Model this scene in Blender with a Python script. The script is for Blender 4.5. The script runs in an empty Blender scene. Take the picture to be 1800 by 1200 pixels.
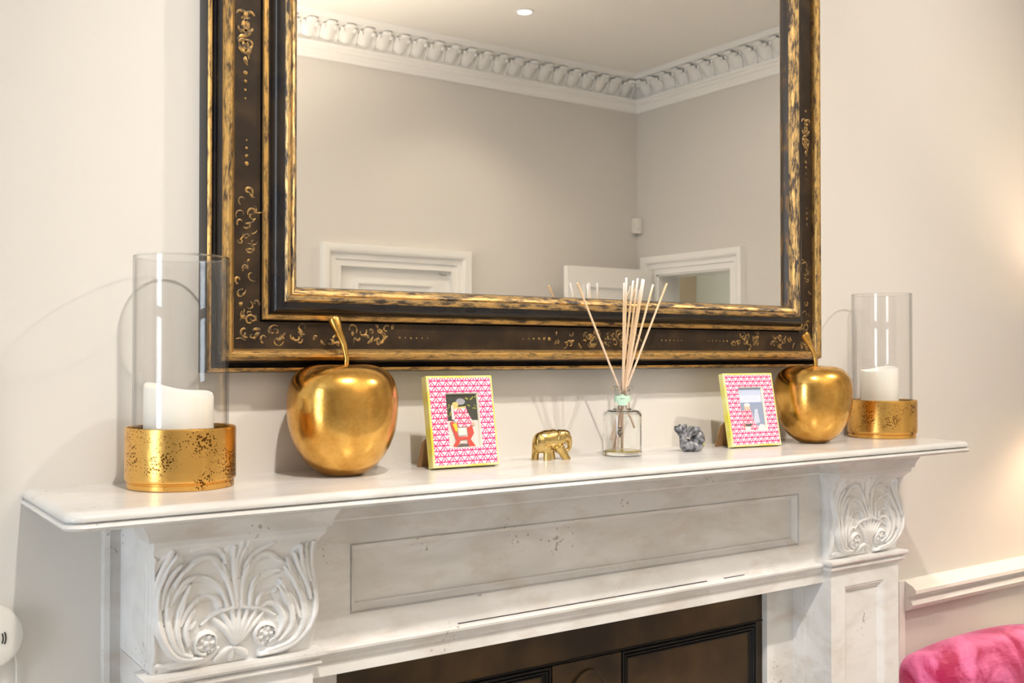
import bpy, bmesh, math, random
import numpy as np
from mathutils import Vector, Matrix

random.seed(7)
PI = math.pi
S = bpy.context.scene
C = S.collection

# ------------------------------------------------------------------ camera, world, lights, exposure
cam_d = bpy.data.cameras.new('camera')
cam = bpy.data.objects.new('camera', cam_d)
C.objects.link(cam)
S.camera = cam
YAW, PITCH = math.radians(34.68), math.radians(0.78)
cf = Vector((math.sin(YAW)*math.cos(PITCH), math.cos(YAW)*math.cos(PITCH), math.sin(PITCH)))
cr = Vector((math.cos(YAW), -math.sin(YAW), 0))
cu = cr.cross(cf)
cam.matrix_world = Matrix(((cr.x, cu.x, -cf.x, 0), (cr.y, cu.y, -cf.y, -1.40), (cr.z, cu.z, -cf.z, 1.42), (0, 0, 0, 1)))
cam_d.sensor_width = 36.0
cam_d.lens = 36.8
cam_d.clip_start = 0.02
cam_d.dof.use_dof = True
cam_d.dof.focus_distance = 1.72
cam_d.dof.aperture_fstop = 13.0

S.view_settings.view_transform = 'Standard'
S.view_settings.look = 'None'
S.view_settings.gamma = 1.0
S.view_settings.use_curve_mapping = False
S.view_settings.exposure = 0.0

w = bpy.data.worlds.new('sky')
S.world = w
w.use_nodes = True
w.node_tree.nodes['Background'].inputs[0].default_value = (0.80, 0.90, 1.0, 1)
w.node_tree.nodes['Background'].inputs[1].default_value = 10.0

H_CEIL, X_W, X_E, Y_S = 3.40, -3.20, 5.008, -4.349

def area_light(name, loc, rot, sx, sy, power, col):
    d = bpy.data.lights.new(name, 'AREA'); d.shape = 'RECTANGLE'; d.size = sx; d.size_y = sy
    d.energy = power; d.color = col
    o = bpy.data.objects.new(name, d); o.location = loc; o.rotation_euler = rot; C.objects.link(o); return o

def spot_light(name, loc, power, col, cone=150, blend=1.0, rad=0.035, aim=None):
    d = bpy.data.lights.new(name, 'SPOT'); d.energy = power; d.color = col
    d.spot_size = math.radians(cone); d.spot_blend = blend; d.shadow_soft_size = rad
    o = bpy.data.objects.new(name, d); o.location = loc; C.objects.link(o)
    if aim: o.rotation_euler = (Vector(aim) - Vector(loc)).to_track_quat('-Z', 'Y').to_euler()   # tilting downlight
    return o

def point_light(name, loc, power, col, rad=0.06):
    d = bpy.data.lights.new(name, 'POINT'); d.energy = power; d.color = col; d.shadow_soft_size = rad
    o = bpy.data.objects.new(name, d); o.location = loc; C.objects.link(o); return o

WARM = (1.0, 0.925, 0.83)
AMBER = (1.0, 0.85, 0.67)
# daylight through the tall window in the left wall
portal = area_light('window_portal', (X_W - 0.21, -1.30, 1.65), (0, math.radians(-90), 0), 2.9, 0.98, 1, (1, 1, 1))
portal.data.cycles.is_portal = True
# recessed ceiling downlights; the last three, unseen, are placed to brighten the far room
DOWNLIGHTS = [(0.37, -1.50), (2.50, -1.70), (3.47, -3.58), (2.30, -2.70), (0.60, -2.70), (3.90, -2.30)]
DL_POWER = [205, 130, 50, 28, 34, 28]
DL_CONE = [54, 70, 120, 120, 120, 110]
DL_AIM = [(1.02, -.1, 1.25), (1.35, -.1, 1.30), None, (2.9, -4.30, 1.2), (0.9, -4.30, .9), (5.0, -3.4, 1.4)]
for (lx, ly), pw, cn, am in zip(DOWNLIGHTS, DL_POWER, DL_CONE, DL_AIM):
    spot_light('downlight_lamp', (lx, ly, H_CEIL - 0.035), pw, WARM if ly > -2 else AMBER, cone=cn, aim=am)
point_light('hall_fill_light', (5.75, -3.0, 3.0), 3.5, WARM, 0.08)  # added light with no fitting, lifts the dark hall beyond the doorway
# added fill light behind the camera that brightens the ceiling
spot_light('ceiling_fill_spot', (1.50, -3.10, 1.80), 195, (1.0, 0.86, 0.69), cone=125, blend=0.7, rad=0.06, aim=(1.50, -3.1, 3.4))
# the lit lamp that stands just to the right of the chair
point_light('side_lamp_bulb', (2.70, -0.235, 1.40), 9, (1.0, 0.76, 0.50), 0.04)

# ------------------------------------------------------------------ helpers
def nodes(name):
    m = bpy.data.materials.new(name); m.use_nodes = True
    return m, m.node_tree, m.node_tree.nodes['Principled BSDF']

def col(c): return (c[0], c[1], c[2], 1)

def mat(name, c, rough=0.5, metal=0.0, c2=None, scale=8.0, detail=4.0, lo=0.4, hi=0.65, stretch=(1, 1, 1),
        bump=0.0, bscale=60.0, spec=0.5, emit=None, sss=0.0, sheen=0.0, sheen_tint=None, rough2=None, coat=0.0, dist=0.0):
    m, t, p = nodes(name)
    p.inputs['Base Color'].default_value = col(c)
    p.inputs['Roughness'].default_value = rough
    p.inputs['Metallic'].default_value = metal
    p.inputs['Specular IOR Level'].default_value = spec
    p.inputs['Coat Weight'].default_value = coat
    if sss:
        p.inputs['Subsurface Weight'].default_value = sss
        p.inputs['Subsurface Radius'].default_value = (0.012, 0.009, 0.006)
        p.inputs['Subsurface Scale'].default_value = 1.0
    if sheen:
        p.inputs['Sheen Weight'].default_value = sheen
        p.inputs['Sheen Roughness'].default_value = 0.35
        p.inputs['Sheen Tint'].default_value = col(sheen_tint or (1, 1, 1))
    if emit:
        p.inputs['Emission Color'].default_value = col(c); p.inputs['Emission Strength'].default_value = emit
    if c2 is not None or bump:
        tc = t.nodes.new('ShaderNodeTexCoord'); mp = t.nodes.new('ShaderNodeMapping')
        mp.inputs['Scale'].default_value = stretch
        t.links.new(tc.outputs['Object'], mp.inputs['Vector'])
    if c2 is not None:
        n = t.nodes.new('ShaderNodeTexNoise'); n.inputs['Scale'].default_value = scale; n.inputs['Detail'].default_value = detail
        n.inputs['Distortion'].default_value = dist
        r = t.nodes.new('ShaderNodeValToRGB')
        r.color_ramp.elements[0].position = lo; r.color_ramp.elements[0].color = col(c)
        r.color_ramp.elements[1].position = hi; r.color_ramp.elements[1].color = col(c2)
        t.links.new(mp.outputs[0], n.inputs['Vector']); t.links.new(n.outputs[0], r.inputs[0])
        t.links.new(r.outputs[0], p.inputs['Base Color'])
        if rough2 is not None:
            mr = t.nodes.new('ShaderNodeMapRange')
            mr.inputs['From Min'].default_value = lo; mr.inputs['From Max'].default_value = hi
            mr.inputs['To Min'].default_value = rough; mr.inputs['To Max'].default_value = rough2
            t.links.new(n.outputs[0], mr.inputs[0]); t.links.new(mr.outputs[0], p.inputs['Roughness'])
    if bump:
        n2 = t.nodes.new('ShaderNodeTexNoise'); n2.inputs['Scale'].default_value = bscale; n2.inputs['Detail'].default_value = 3
        b = t.nodes.new('ShaderNodeBump'); b.inputs['Strength'].default_value = bump; b.inputs['Distance'].default_value = 0.002
        t.links.new(mp.outputs[0], n2.inputs['Vector']); t.links.new(n2.outputs[0], b.inputs['Height'])
        t.links.new(b.outputs[0], p.inputs['Normal'])
    return m

def glass_mat(name, tint=(0.993, 0.994, 0.993), f0=0.045, rough=0.0, gain=1.0, edge=1.0):
    """thin clear glass: straight transmission plus mirror reflection that rises towards grazing angles"""
    m = bpy.data.materials.new(name); m.use_nodes = True; t = m.node_tree
    t.nodes.clear()
    out = t.nodes.new('ShaderNodeOutputMaterial')
    tr = t.nodes.new('ShaderNodeBsdfTransparent'); tr.inputs[0].default_value = col(tint)
    gl = t.nodes.new('ShaderNodeBsdfGlossy'); gl.inputs['Roughness'].default_value = rough
    lw = t.nodes.new('ShaderNodeLayerWeight'); lw.inputs[0].default_value = 0.5
    pw = t.nodes.new('ShaderNodeMath'); pw.operation = 'POWER'; pw.inputs[1].default_value = 5.0
    ml = t.nodes.new('ShaderNodeMath'); ml.operation = 'MULTIPLY_ADD'; ml.inputs[1].default_value = (1 - f0)*gain; ml.inputs[2].default_value = f0
    mx = t.nodes.new('ShaderNodeMixShader')
    rp = t.nodes.new('ShaderNodeValToRGB')                      # longer path through the wall towards the silhouette
    rp.color_ramp.elements[0].position = 0.55; rp.color_ramp.elements[0].color = col(tint)
    rp.color_ramp.elements[1].position = 1.0; rp.color_ramp.elements[1].color = col([q*edge for q in tint])
    t.links.new(lw.outputs['Facing'], rp.inputs[0]); t.links.new(rp.outputs[0], tr.inputs[0])
    t.links.new(lw.outputs['Facing'], pw.inputs[0]); t.links.new(pw.outputs[0], ml.inputs[0]); t.links.new(ml.outputs[0], mx.inputs[0])
    t.links.new(tr.outputs[0], mx.inputs[1]); t.links.new(gl.outputs[0], mx.inputs[2]); t.links.new(mx.outputs[0], out.inputs[0])
    return m

class MB:
    """collects vertices and faces for ONE mesh"""
    def __init__(s): s.v = []; s.f = []; s.m = []; s.cur = 0
    def add(s, vs, fs):
        k = len(s.v); s.v += [tuple(q) for q in vs]
        for q in fs: s.f.append([k + i for i in q]); s.m.append(s.cur)
        return s
    def box(s, x0, x1, y0, y1, z0, z1):
        return s.add([(x0,y0,z0),(x1,y0,z0),(x1,y1,z0),(x0,y1,z0),(x0,y0,z1),(x1,y0,z1),(x1,y1,z1),(x0,y1,z1)],
                     [(0,3,2,1),(4,5,6,7),(0,1,5,4),(1,2,6,5),(2,3,7,6),(3,0,4,7)])
    def loops(s, L, closed=True, cap0=True, cap1=True, ring=False):
        n = len(L[0]); vs = [p for l in L for p in l]; fs = []
        m = len(L)
        for a in range(m if ring else m - 1):
            b = (a + 1) % m
            for i in range(n if closed else n - 1):
                j = (i + 1) % n
                fs.append((a*n + i, a*n + j, b*n + j, b*n + i))
        if not ring:
            if cap0: fs.append(tuple(range(n - 1, -1, -1)))
            if cap1: fs.append(tuple((m - 1)*n + i for i in range(n)))
        return s.add(vs, fs)
    def lathe(s, prof, cx=0, cy=0, cz=0, n=48, cap0=True, cap1=True, ring=False, wob=None):
        L = []
        if wob is None:                      # support loops keep long straight walls flat-shaded along their length
            q = []
            for k, a in enumerate(prof):
                q.append(a)
                if k + 1 == len(prof) and not ring: break
                b = prof[(k + 1) % len(prof)]; l = math.hypot(b[0]-a[0], b[1]-a[1])
                if l > .006:
                    e = .0008/l
                    q += [(a[0] + (b[0]-a[0])*e, a[1] + (b[1]-a[1])*e), (b[0] - (b[0]-a[0])*e, b[1] - (b[1]-a[1])*e)]
            prof = q
        for k, (r, z) in enumerate(prof):
            L.append([(cx + r*math.cos(2*PI*i/n), cy + r*math.sin(2*PI*i/n), cz + z + (wob(k, 2*PI*i/n) if wob else 0)) for i in range(n)])
        return s.loops(L, True, cap0, cap1, ring)
    def tube(s, pts, rad, n=10, flat=None, cap=True):
        pts = [Vector(p) for p in pts]; L = []
        rad = rad if isinstance(rad, (list, tuple)) else [rad]*len(pts)
        up0 = Vector((0, 0, 1))
        prev = None
        for i, p in enumerate(pts):
            d = (pts[min(i+1, len(pts)-1)] - pts[max(i-1, 0)]).normalized()
            if flat is not None:
                nb = Vector(flat); a = d.cross(nb).normalized(); b = nb
                L.append([p + a*rad[i]*math.cos(2*PI*k/n) + b*min(rad[i]*.35, .0007)*math.sin(2*PI*k/n) for k in range(n)])
                continue
            if prev is None:
                ref = up0 if abs(d.z) < .9 else Vector((1, 0, 0))
                a = d.cross(ref).normalized()
            else:
                a = (prev - d*prev.dot(d)).normalized()
            prev = a; b = d.cross(a)
            L.append([p + a*rad[i]*math.cos(2*PI*k/n) + b*rad[i]*math.sin(2*PI*k/n) for k in range(n)])
        return s.loops(L, True, cap, cap)
    def ell(s, c, r, rot=(0, 0, 0), n=16, m=10):
        R = Matrix.Rotation(rot[2], 3, 'Z') @ Matrix.Rotation(rot[1], 3, 'Y') @ Matrix.Rotation(rot[0], 3, 'X')
        c = Vector(c); L = []
        for j in range(1, m):
            th = PI*j/m
            L.append([c + R @ Vector((r[0]*math.sin(th)*math.cos(2*PI*i/n), r[1]*math.sin(th)*math.sin(2*PI*i/n), -r[2]*math.cos(th))) for i in range(n)])
        k = len(s.v)
        s.loops(L, True, False, False)
        a = len(s.v); s.v += [tuple(c + R @ Vector((0, 0, -r[2]))), tuple(c + R @ Vector((0, 0, r[2])))]
        for i in range(n):
            j = (i + 1) % n
            s.f.append([k + j, k + i, a]); s.m.append(s.cur)
            s.f.append([k + (m-2)*n + i, k + (m-2)*n + j, a + 1]); s.m.append(s.cur)
        return s
    def prism(s, poly, axis, a, b):
        """extrude a 2-D polygon: axis 'y' -> poly is (x,z), 'x' -> (y,z), 'z' -> (x,y)"""
        def P(p, t): return {'y': (p[0], t, p[1]), 'x': (t, p[0], p[1]), 'z': (p[0], p[1], t)}[axis]
        return s.loops([[P(p, a) for p in poly], [P(p, b) for p in poly]])

def mesh_of(name, mb, mats, off=(0, 0, 0), smooth=35):
    me = bpy.data.meshes.new(name)
    vs = [(a - off[0], b - off[1], c - off[2]) for a, b, c in mb.v]
    me.from_pydata(vs, [], mb.f)
    mats = mats if isinstance(mats, (list, tuple)) else [mats]
    for m in mats: me.materials.append(m)
    if len(mats) > 1:
        me.polygons.foreach_set('material_index', mb.m)
    bm = bmesh.new(); bm.from_mesh(me)
    bmesh.ops.recalc_face_normals(bm, faces=bm.faces)
    bm.to_mesh(me); bm.free()
    if smooth:
        me.polygons.foreach_set('use_smooth', [True]*len(me.polygons))
        me.set_sharp_from_angle(angle=math.radians(smooth))
    me.update()
    return me

ORIG = {}
def root_off(parent):
    while parent.parent: parent = parent.parent
    return ORIG.get(parent.name, (0, 0, 0))

def obj(name, mb, mats, parent=None, smooth=35, local=False, label=None):
    """link ONE mesh object; world coordinates are turned into the parent's"""
    off = (0, 0, 0) if (local or parent is None) else root_off(parent)
    o = bpy.data.objects.new(name, mesh_of(name, mb, mats, off, smooth))
    C.objects.link(o)
    if parent: o.parent = parent
    if label: o['label'] = label
    return o

def thing(name, loc, label, cat, group=None):
    o = bpy.data.objects.new(name, None); C.objects.link(o)
    o.location = loc; o.empty_display_size = .05
    o['label'] = label; o['category'] = cat
    if group: o['group'] = group
    ORIG[o.name] = tuple(loc)
    return o

def tag(o, label, cat, group=None):
    o['label'] = label; o['category'] = cat
    if group: o['group'] = group
    return o

def struct(name, mb, m, parent=None, smooth=35, label=None):
    o = obj(name, mb, m, parent, smooth)
    if parent is None: o['kind'] = 'structure'
    if label: o['label'] = label
    return o

def single(name, mb, mats, base, label, cat, group=None, smooth=35):
    """a thing that is one mesh: origin at its base, mesh around it"""
    o = bpy.data.objects.new(name, mesh_of(name, mb, mats, base, smooth)); C.objects.link(o)
    o.location = base; ORIG[o.name] = tuple(base)
    return tag(o, label, cat, group)

def remeshed(mb, voxel, smooth_it, name, mats, parent=None, off=(0, 0, 0)):
    """union of overlapping solids -> one continuous surface"""
    tmp = bpy.data.objects.new('tmp', mesh_of('tmp', mb, mats, off, 0)); C.objects.link(tmp)
    r = tmp.modifiers.new('r', 'REMESH'); r.mode = 'VOXEL'; r.voxel_size = voxel
    if smooth_it:
        sm = tmp.modifiers.new('s', 'SMOOTH'); sm.factor = 0.5; sm.iterations = smooth_it
    dg = bpy.context.evaluated_depsgraph_get()
    me = bpy.data.meshes.new_from_object(tmp.evaluated_get(dg))
    me.name = name
    bpy.data.objects.remove(tmp)
    me.polygons.foreach_set('use_smooth', [True]*len(me.polygons))
    me.materials.clear(); me.materials.append(mats)
    o = bpy.data.objects.new(name, me); C.objects.link(o)
    if parent: o.parent = parent
    return o

# ------------------------------------------------------------------ materials
M = {}
M['wall'] = mat('wall_paint', (0.73, 0.70, 0.66), 0.62, bump=0.06, bscale=900, spec=0.3)
M['ceiling'] = mat('ceiling_paint', (0.95, 0.925, 0.885), 0.75, spec=0.2)
M['plaster'] = mat('white_plaster', (0.94, 0.93, 0.905), 0.6, spec=0.3)
M['trim'] = mat('white_gloss_paint', (0.93, 0.915, 0.88), 0.28)
M['floor'] = mat('pale_carpet', (0.80, 0.77, 0.72), 0.9, c2=(0.85, 0.82, 0.77), scale=60)
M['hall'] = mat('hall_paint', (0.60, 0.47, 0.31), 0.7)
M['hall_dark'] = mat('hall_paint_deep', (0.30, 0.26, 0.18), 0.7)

def marble(name, base, vein, stain, stain_amt, rough=0.32):
    m, t, p = nodes(name)
    tc = t.nodes.new('ShaderNodeTexCoord'); mp = t.nodes.new('ShaderNodeMapping'); mp.inputs['Scale'].default_value = (1.0, 1.6, 2.4)
    mp.inputs['Rotation'].default_value = (0.2, 0.35, 0.3)
    n1 = t.nodes.new('ShaderNodeTexNoise'); n1.inputs['Scale'].default_value = 5.5; n1.inputs['Detail'].default_value = 8; n1.inputs['Distortion'].default_value = 1.2
    r1 = t.nodes.new('ShaderNodeValToRGB')
    r1.color_ramp.elements[0].position = 0.36; r1.color_ramp.elements[0].color = col(vein)
    r1.color_ramp.elements[1].position = 0.56; r1.color_ramp.elements[1].color = col(base)
    n2 = t.nodes.new('ShaderNodeTexNoise'); n2.inputs['Scale'].default_value = 9.0; n2.inputs['Detail'].default_value = 9; n2.inputs['Roughness'].default_value = 0.65
    r2 = t.nodes.new('ShaderNodeValToRGB')
    r2.color_ramp.elements[0].position = 0.52; r2.color_ramp.elements[0].color = (0, 0, 0, 1)
    r2.color_ramp.elements[1].position = 0.80; r2.color_ramp.elements[1].color = (stain_amt, stain_amt, stain_amt, 1)
    # small dark pits
    n3 = t.nodes.new('ShaderNodeTexNoise'); n3.inputs['Scale'].default_value = 150.0; n3.inputs['Detail'].default_value = 2
    n4 = t.nodes.new('ShaderNodeTexNoise'); n4.inputs['Scale'].default_value = 12.0
    ad = t.nodes.new('ShaderNodeMath'); ad.operation = 'MULTIPLY'
    r3 = t.nodes.new('ShaderNodeValToRGB')
    r3.color_ramp.elements[0].position = 0.435; r3.color_ramp.elements[0].color = (0, 0, 0, 1)
    r3.color_ramp.elements[1].position = 0.475; r3.color_ramp.elements[1].color = (0.6, 0.6, 0.6, 1)
    mx = t.nodes.new('ShaderNodeMix'); mx.data_type = 'RGBA'; mx.inputs['B'].default_value = col(stain)
    mx2 = t.nodes.new('ShaderNodeMix'); mx2.data_type = 'RGBA'; mx2.inputs['B'].default_value = (0.22, 0.17, 0.13, 1)
    L = t.links.new
    L(tc.outputs['Object'], mp.inputs['Vector'])
    for n in (n1, n2): L(mp.outputs[0], n.inputs['Vector'])
    for n in (n3, n4): L(tc.outputs['Object'], n.inputs['Vector'])
    L(n1.outputs[0], r1.inputs[0]); L(n2.outputs[0], r2.inputs[0])
    L(n3.outputs[0], ad.inputs[0]); L(n4.outputs[0], ad.inputs[1]); L(ad.outputs[0], r3.inputs[0])
    L(r1.outputs[0], mx.inputs['A']); L(r2.outputs[0], mx.inputs['Factor'])
    L(mx.outputs['Result'], mx2.inputs['A']); L(r3.outputs[0], mx2.inputs['Factor'])
    L(mx2.outputs['Result'], p.inputs['Base Color'])
    p.inputs['Roughness'].default_value = rough
    return m

M['marble'] = marble('white_veined_marble', (0.79, 0.775, 0.76), (0.69, 0.67, 0.645), (0.48, 0.35, 0.23), 0.55)
M['marble_shelf'] = marble('white_marble_shelf', (0.70, 0.69, 0.675), (0.62, 0.605, 0.585), (0.62, 0.50, 0.38), 0.35, 0.22)
M['marble_carved'] = marble('white_carved_marble', (0.83, 0.825, 0.82), (0.75, 0.74, 0.73), (0.66, 0.58, 0.48), 0.4, 0.35)

def gilt(name, gold, dark, lo, hi, stretch=(1, 1, 1), scale=60, rough=0.32, bump=0.25):
    """rubbed gold leaf over dark bole"""
    m, t, p = nodes(name)
    tc = t.nodes.new('ShaderNodeTexCoord'); mp = t.nodes.new('ShaderNodeMapping'); mp.inputs['Scale'].default_value = stretch
    n = t.nodes.new('ShaderNodeTexNoise'); n.inputs['Scale'].default_value = scale; n.inputs['Detail'].default_value = 7; n.inputs['Roughness'].default_value = 0.7
    r = t.nodes.new('ShaderNodeValToRGB')
    e = r.color_ramp.elements
    e[0].position = lo; e[0].color = (0, 0, 0, 1); e[1].position = hi; e[1].color = (1, 1, 1, 1)
    mx = t.nodes.new('ShaderNodeMix'); mx.data_type = 'RGBA'; mx.inputs['A'].default_value = col(dark); mx.inputs['B'].default_value = col(gold)
    mr = t.nodes.new('ShaderNodeMapRange'); mr.inputs['To Min'].default_value = 0.0; mr.inputs['To Max'].default_value = 1.0
    b = t.nodes.new('ShaderNodeBump'); b.inputs['Strength'].default_value = bump; b.inputs['Distance'].default_value = 0.001
    L = t.links.new
    L(tc.outputs['Object'], mp.inputs['Vector']); L(mp.outputs[0], n.inputs['Vector']); L(n.outputs[0], r.inputs[0])
    L(r.outputs[0], mx.inputs['Factor']); L(mx.outputs['Result'], p.inputs['Base Color'])
    L(r.outputs[0], mr.inputs[0]); L(mr.outputs[0], p.inputs['Metallic'])
    L(n.outputs[0], b.inputs['Height']); L(b.outputs[0], p.inputs['Normal'])
    p.inputs['Roughness'].default_value = rough
    return m

GOLD = (0.80, 0.52, 0.19)
for ax, st in (('h', (.22, 1, 1)), ('v', (1, 1, .22))):      # rubbing runs along each rail: horizontal and upright
    M['gilt_' + ax] = gilt('rubbed_gilding', (0.70, 0.43, 0.145), (0.050, 0.024, 0.010), 0.37, 0.55, stretch=st, scale=170, rough=0.36)
    M['gilt_inner_' + ax] = gilt('heavily_rubbed_gilding', (0.70, 0.46, 0.19), (0.040, 0.025, 0.018), 0.42, 0.58, stretch=st, scale=150, rough=0.34, bump=0.5)
    M['rebate_' + ax] = gilt('dark_rubbed_rebate', (0.50, 0.25, 0.06), (0.030, 0.018, 0.010), 0.52, 0.80, stretch=st, scale=60, rough=0.4)
M['ebony'] = mat('ebonised_wood', (0.010, 0.009, 0.011), 0.24, c2=(0.024, 0.017, 0.012), scale=18, spec=0.4)
M['frieze_dark'] = mat('dark_brown_lacquer', (0.022, 0.013, 0.007), 0.42, spec=0.28, c2=(0.062, 0.036, 0.016), scale=22, detail=8, lo=0.45, hi=0.75, bump=0.08, bscale=300)
M['paint_gold'] = gilt('faded_painted_gold', (0.62, 0.37, 0.11), (0.05, 0.032, 0.016), 0.42, 0.66, scale=140, rough=0.45)
M['mirror'] = mat('silvered_glass', (0.93, 0.93, 0.92), 0.0, 1.0)

def apple_gold():
    m, t, p = nodes('gold_leaf_apple')
    tc = t.nodes.new('ShaderNodeTexCoord')
    n = t.nodes.new('ShaderNodeTexNoise'); n.inputs['Scale'].default_value = 22; n.inputs['Detail'].default_value = 9; n.inputs['Roughness'].default_value = 0.72
    r = t.nodes.new('ShaderNodeValToRGB')
    r.color_ramp.elements[0].position = 0.33; r.color_ramp.elements[0].color = (0.55, 0.27, 0.045, 1)
    r.color_ramp.elements[1].position = 0.58; r.color_ramp.elements[1].color = (0.80, 0.47, 0.125, 1)
    mr = t.nodes.new('ShaderNodeMapRange'); mr.inputs['From Min'].default_value = 0.35; mr.inputs['From Max'].default_value = 0.65
    mr.inputs['To Min'].default_value = 0.27; mr.inputs['To Max'].default_value = 0.14
    n2 = t.nodes.new('ShaderNodeTexNoise'); n2.inputs['Scale'].default_value = 260; n2.inputs['Detail'].default_value = 3
    b = t.nodes.new('ShaderNodeBump'); b.inputs['Strength'].default_value = 0.10; b.inputs['Distance'].default_value = 0.001
    L = t.links.new
    for q in (n, n2): L(tc.outputs['Object'], q.inputs['Vector'])
    L(n.outputs[0], r.inputs[0]); L(r.outputs[0], p.inputs['Base Color']); L(n.outputs[0], mr.inputs[0]); L(mr.outputs[0], p.inputs['Roughness'])
    L(n2.outputs[0], b.inputs['Height']); L(b.outputs[0], p.inputs['Normal'])
    p.inputs['Metallic'].default_value = 1.0
    return m
M['apple'] = apple_gold()

def pitted_gold():
    m, t, p = nodes('pitted_gold_leaf')
    tc = t.nodes.new('ShaderNodeTexCoord')
    v = t.nodes.new('ShaderNodeTexVoronoi'); v.inputs['Scale'].default_value = 330; v.inputs['Randomness'].default_value = 1.0
    n = t.nodes.new('ShaderNodeTexNoise'); n.inputs['Scale'].default_value = 26; n.inputs['Detail'].default_value = 4
    # pits only where the patch noise is high
    mr = t.nodes.new('ShaderNodeMapRange'); mr.inputs['From Min'].default_value = 0.40; mr.inputs['From Max'].default_value = 0.62
    mr.inputs['To Min'].default_value = 0.0; mr.inputs['To Max'].default_value = 0.46
    lt = t.nodes.new('ShaderNodeMath'); lt.operation = 'LESS_THAN'
    mx = t.nodes.new('ShaderNodeMix'); mx.data_type = 'RGBA'; mx.inputs['A'].default_value = (0.82, 0.48, 0.13, 1); mx.inputs['B'].default_value = (0.16, 0.07, 0.015, 1)
    n2 = t.nodes.new('ShaderNodeTexNoise'); n2.inputs['Scale'].default_value = 120; n2.inputs['Detail'].default_value = 5
    ad = t.nodes.new('ShaderNodeMath'); ad.operation = 'MULTIPLY_ADD'; ad.inputs[1].default_value = -0.8
    b = t.nodes.new('ShaderNodeBump'); b.inputs['Strength'].default_value = 0.22; b.inputs['Distance'].default_value = 0.0012
    L = t.links.new
    for q in (v, n, n2): L(tc.outputs['Object'], q.inputs['Vector'])
    L(n.outputs[0], mr.inputs[0]); L(v.outputs['Distance'], lt.inputs[0]); L(mr.outputs[0], lt.inputs[1])
    L(lt.outputs[0], mx.inputs['Factor']); L(mx.outputs['Result'], p.inputs['Base Color'])
    L(lt.outputs[0], ad.inputs[0]); L(n2.outputs[0], ad.inputs[2]); L(ad.outputs[0], b.inputs['Height']); L(b.outputs[0], p.inputs['Normal'])
    p.inputs['Metallic'].default_value = 1.0; p.inputs['Roughness'].default_value = 0.27
    return m
M['pitted'] = pitted_gold()
M['brass'] = mat('polished_brass', (0.72, 0.53, 0.22), 0.2, 1.0, c2=(0.60, 0.42, 0.15), scale=60, bump=0.03, bscale=300)
M['glass'] = glass_mat('clear_glass', f0=0.04, edge=0.76)
M['bottle_glass'] = glass_mat('clear_bottle_glass', (0.985, 0.992, 0.988), 0.045, gain=1.0)
M['thick_glass'] = mat('bottle_clear_glass', (0.985, 0.995, 0.99), 0.0)
M['thick_glass'].node_tree.nodes['Principled BSDF'].inputs['Transmission Weight'].default_value = 1.0
M['thick_glass'].node_tree.nodes['Principled BSDF'].inputs['IOR'].default_value = 1.45
M['pane'] = glass_mat('window_glass', (0.99, 0.99, 0.99), 0.04)
M['wax'] = mat('ivory_wax', (0.93, 0.89, 0.82), 0.45, sss=0.4)
M['wick'] = mat('burnt_wick', (0.05, 0.04, 0.03), 0.9)
M['reed'] = mat('rattan_reed', (0.80, 0.62, 0.40), 0.6, c2=(0.66, 0.44, 0.24), scale=35, stretch=(1, 1, .3))
M['reed_wet'] = mat('soaked_reed', (0.50, 0.24, 0.10), 0.5, c2=(0.62, 0.34, 0.16), scale=40)
M['mint'] = mat('mint_paper', (0.55, 0.78, 0.62), 0.6)
M['ink'] = mat('black_print', (0.015, 0.015, 0.015), 0.5)
M['oil'] = mat('amber_oil', (0.62, 0.46, 0.08), 0.1)
M['stone'] = mat('grey_soapstone', (0.045, 0.046, 0.052), 0.32, c2=(0.36, 0.36, 0.39), scale=110, detail=7, lo=0.40, hi=0.64, bump=0.1, bscale=200)
M['ochre'] = mat('ochre_fleck', (0.55, 0.45, 0.10), 0.5)
M['kraft'] = mat('brown_card', (0.36, 0.20, 0.09), 0.75)
M['yellow'] = mat('yellow_lacquer', (0.78, 0.68, 0.06), 0.3, c2=(0.90, 0.86, 0.42), scale=28, lo=0.38, hi=0.66)
M['ivory'] = mat('ivory_lacquer', (0.90, 0.86, 0.72), 0.4)
M['iron'] = mat('patinated_iron', (0.030, 0.022, 0.015), 0.42, 0.55, c2=(0.115, 0.070, 0.030), scale=7, detail=8, lo=0.4, hi=0.72, bump=0.12, bscale=240)
M['iron_groove'] = mat('blackened_iron', (0.012, 0.011, 0.010), 0.4, 0.5)
M['white_plastic'] = mat('white_plastic', (0.84, 0.81, 0.76), 0.4)
M['dark_slot'] = mat('dark_vent', (0.02, 0.018, 0.015), 0.8)
M['steel'] = mat('satin_steel', (0.6, 0.6, 0.6), 0.3, 1.0)
M['lens'] = mat('lit_lens', (1.0, 0.93, 0.82), 0.4, emit=14)
M['dark_wood'] = mat('dark_wood_leg', (0.06, 0.03, 0.018), 0.35)

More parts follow.
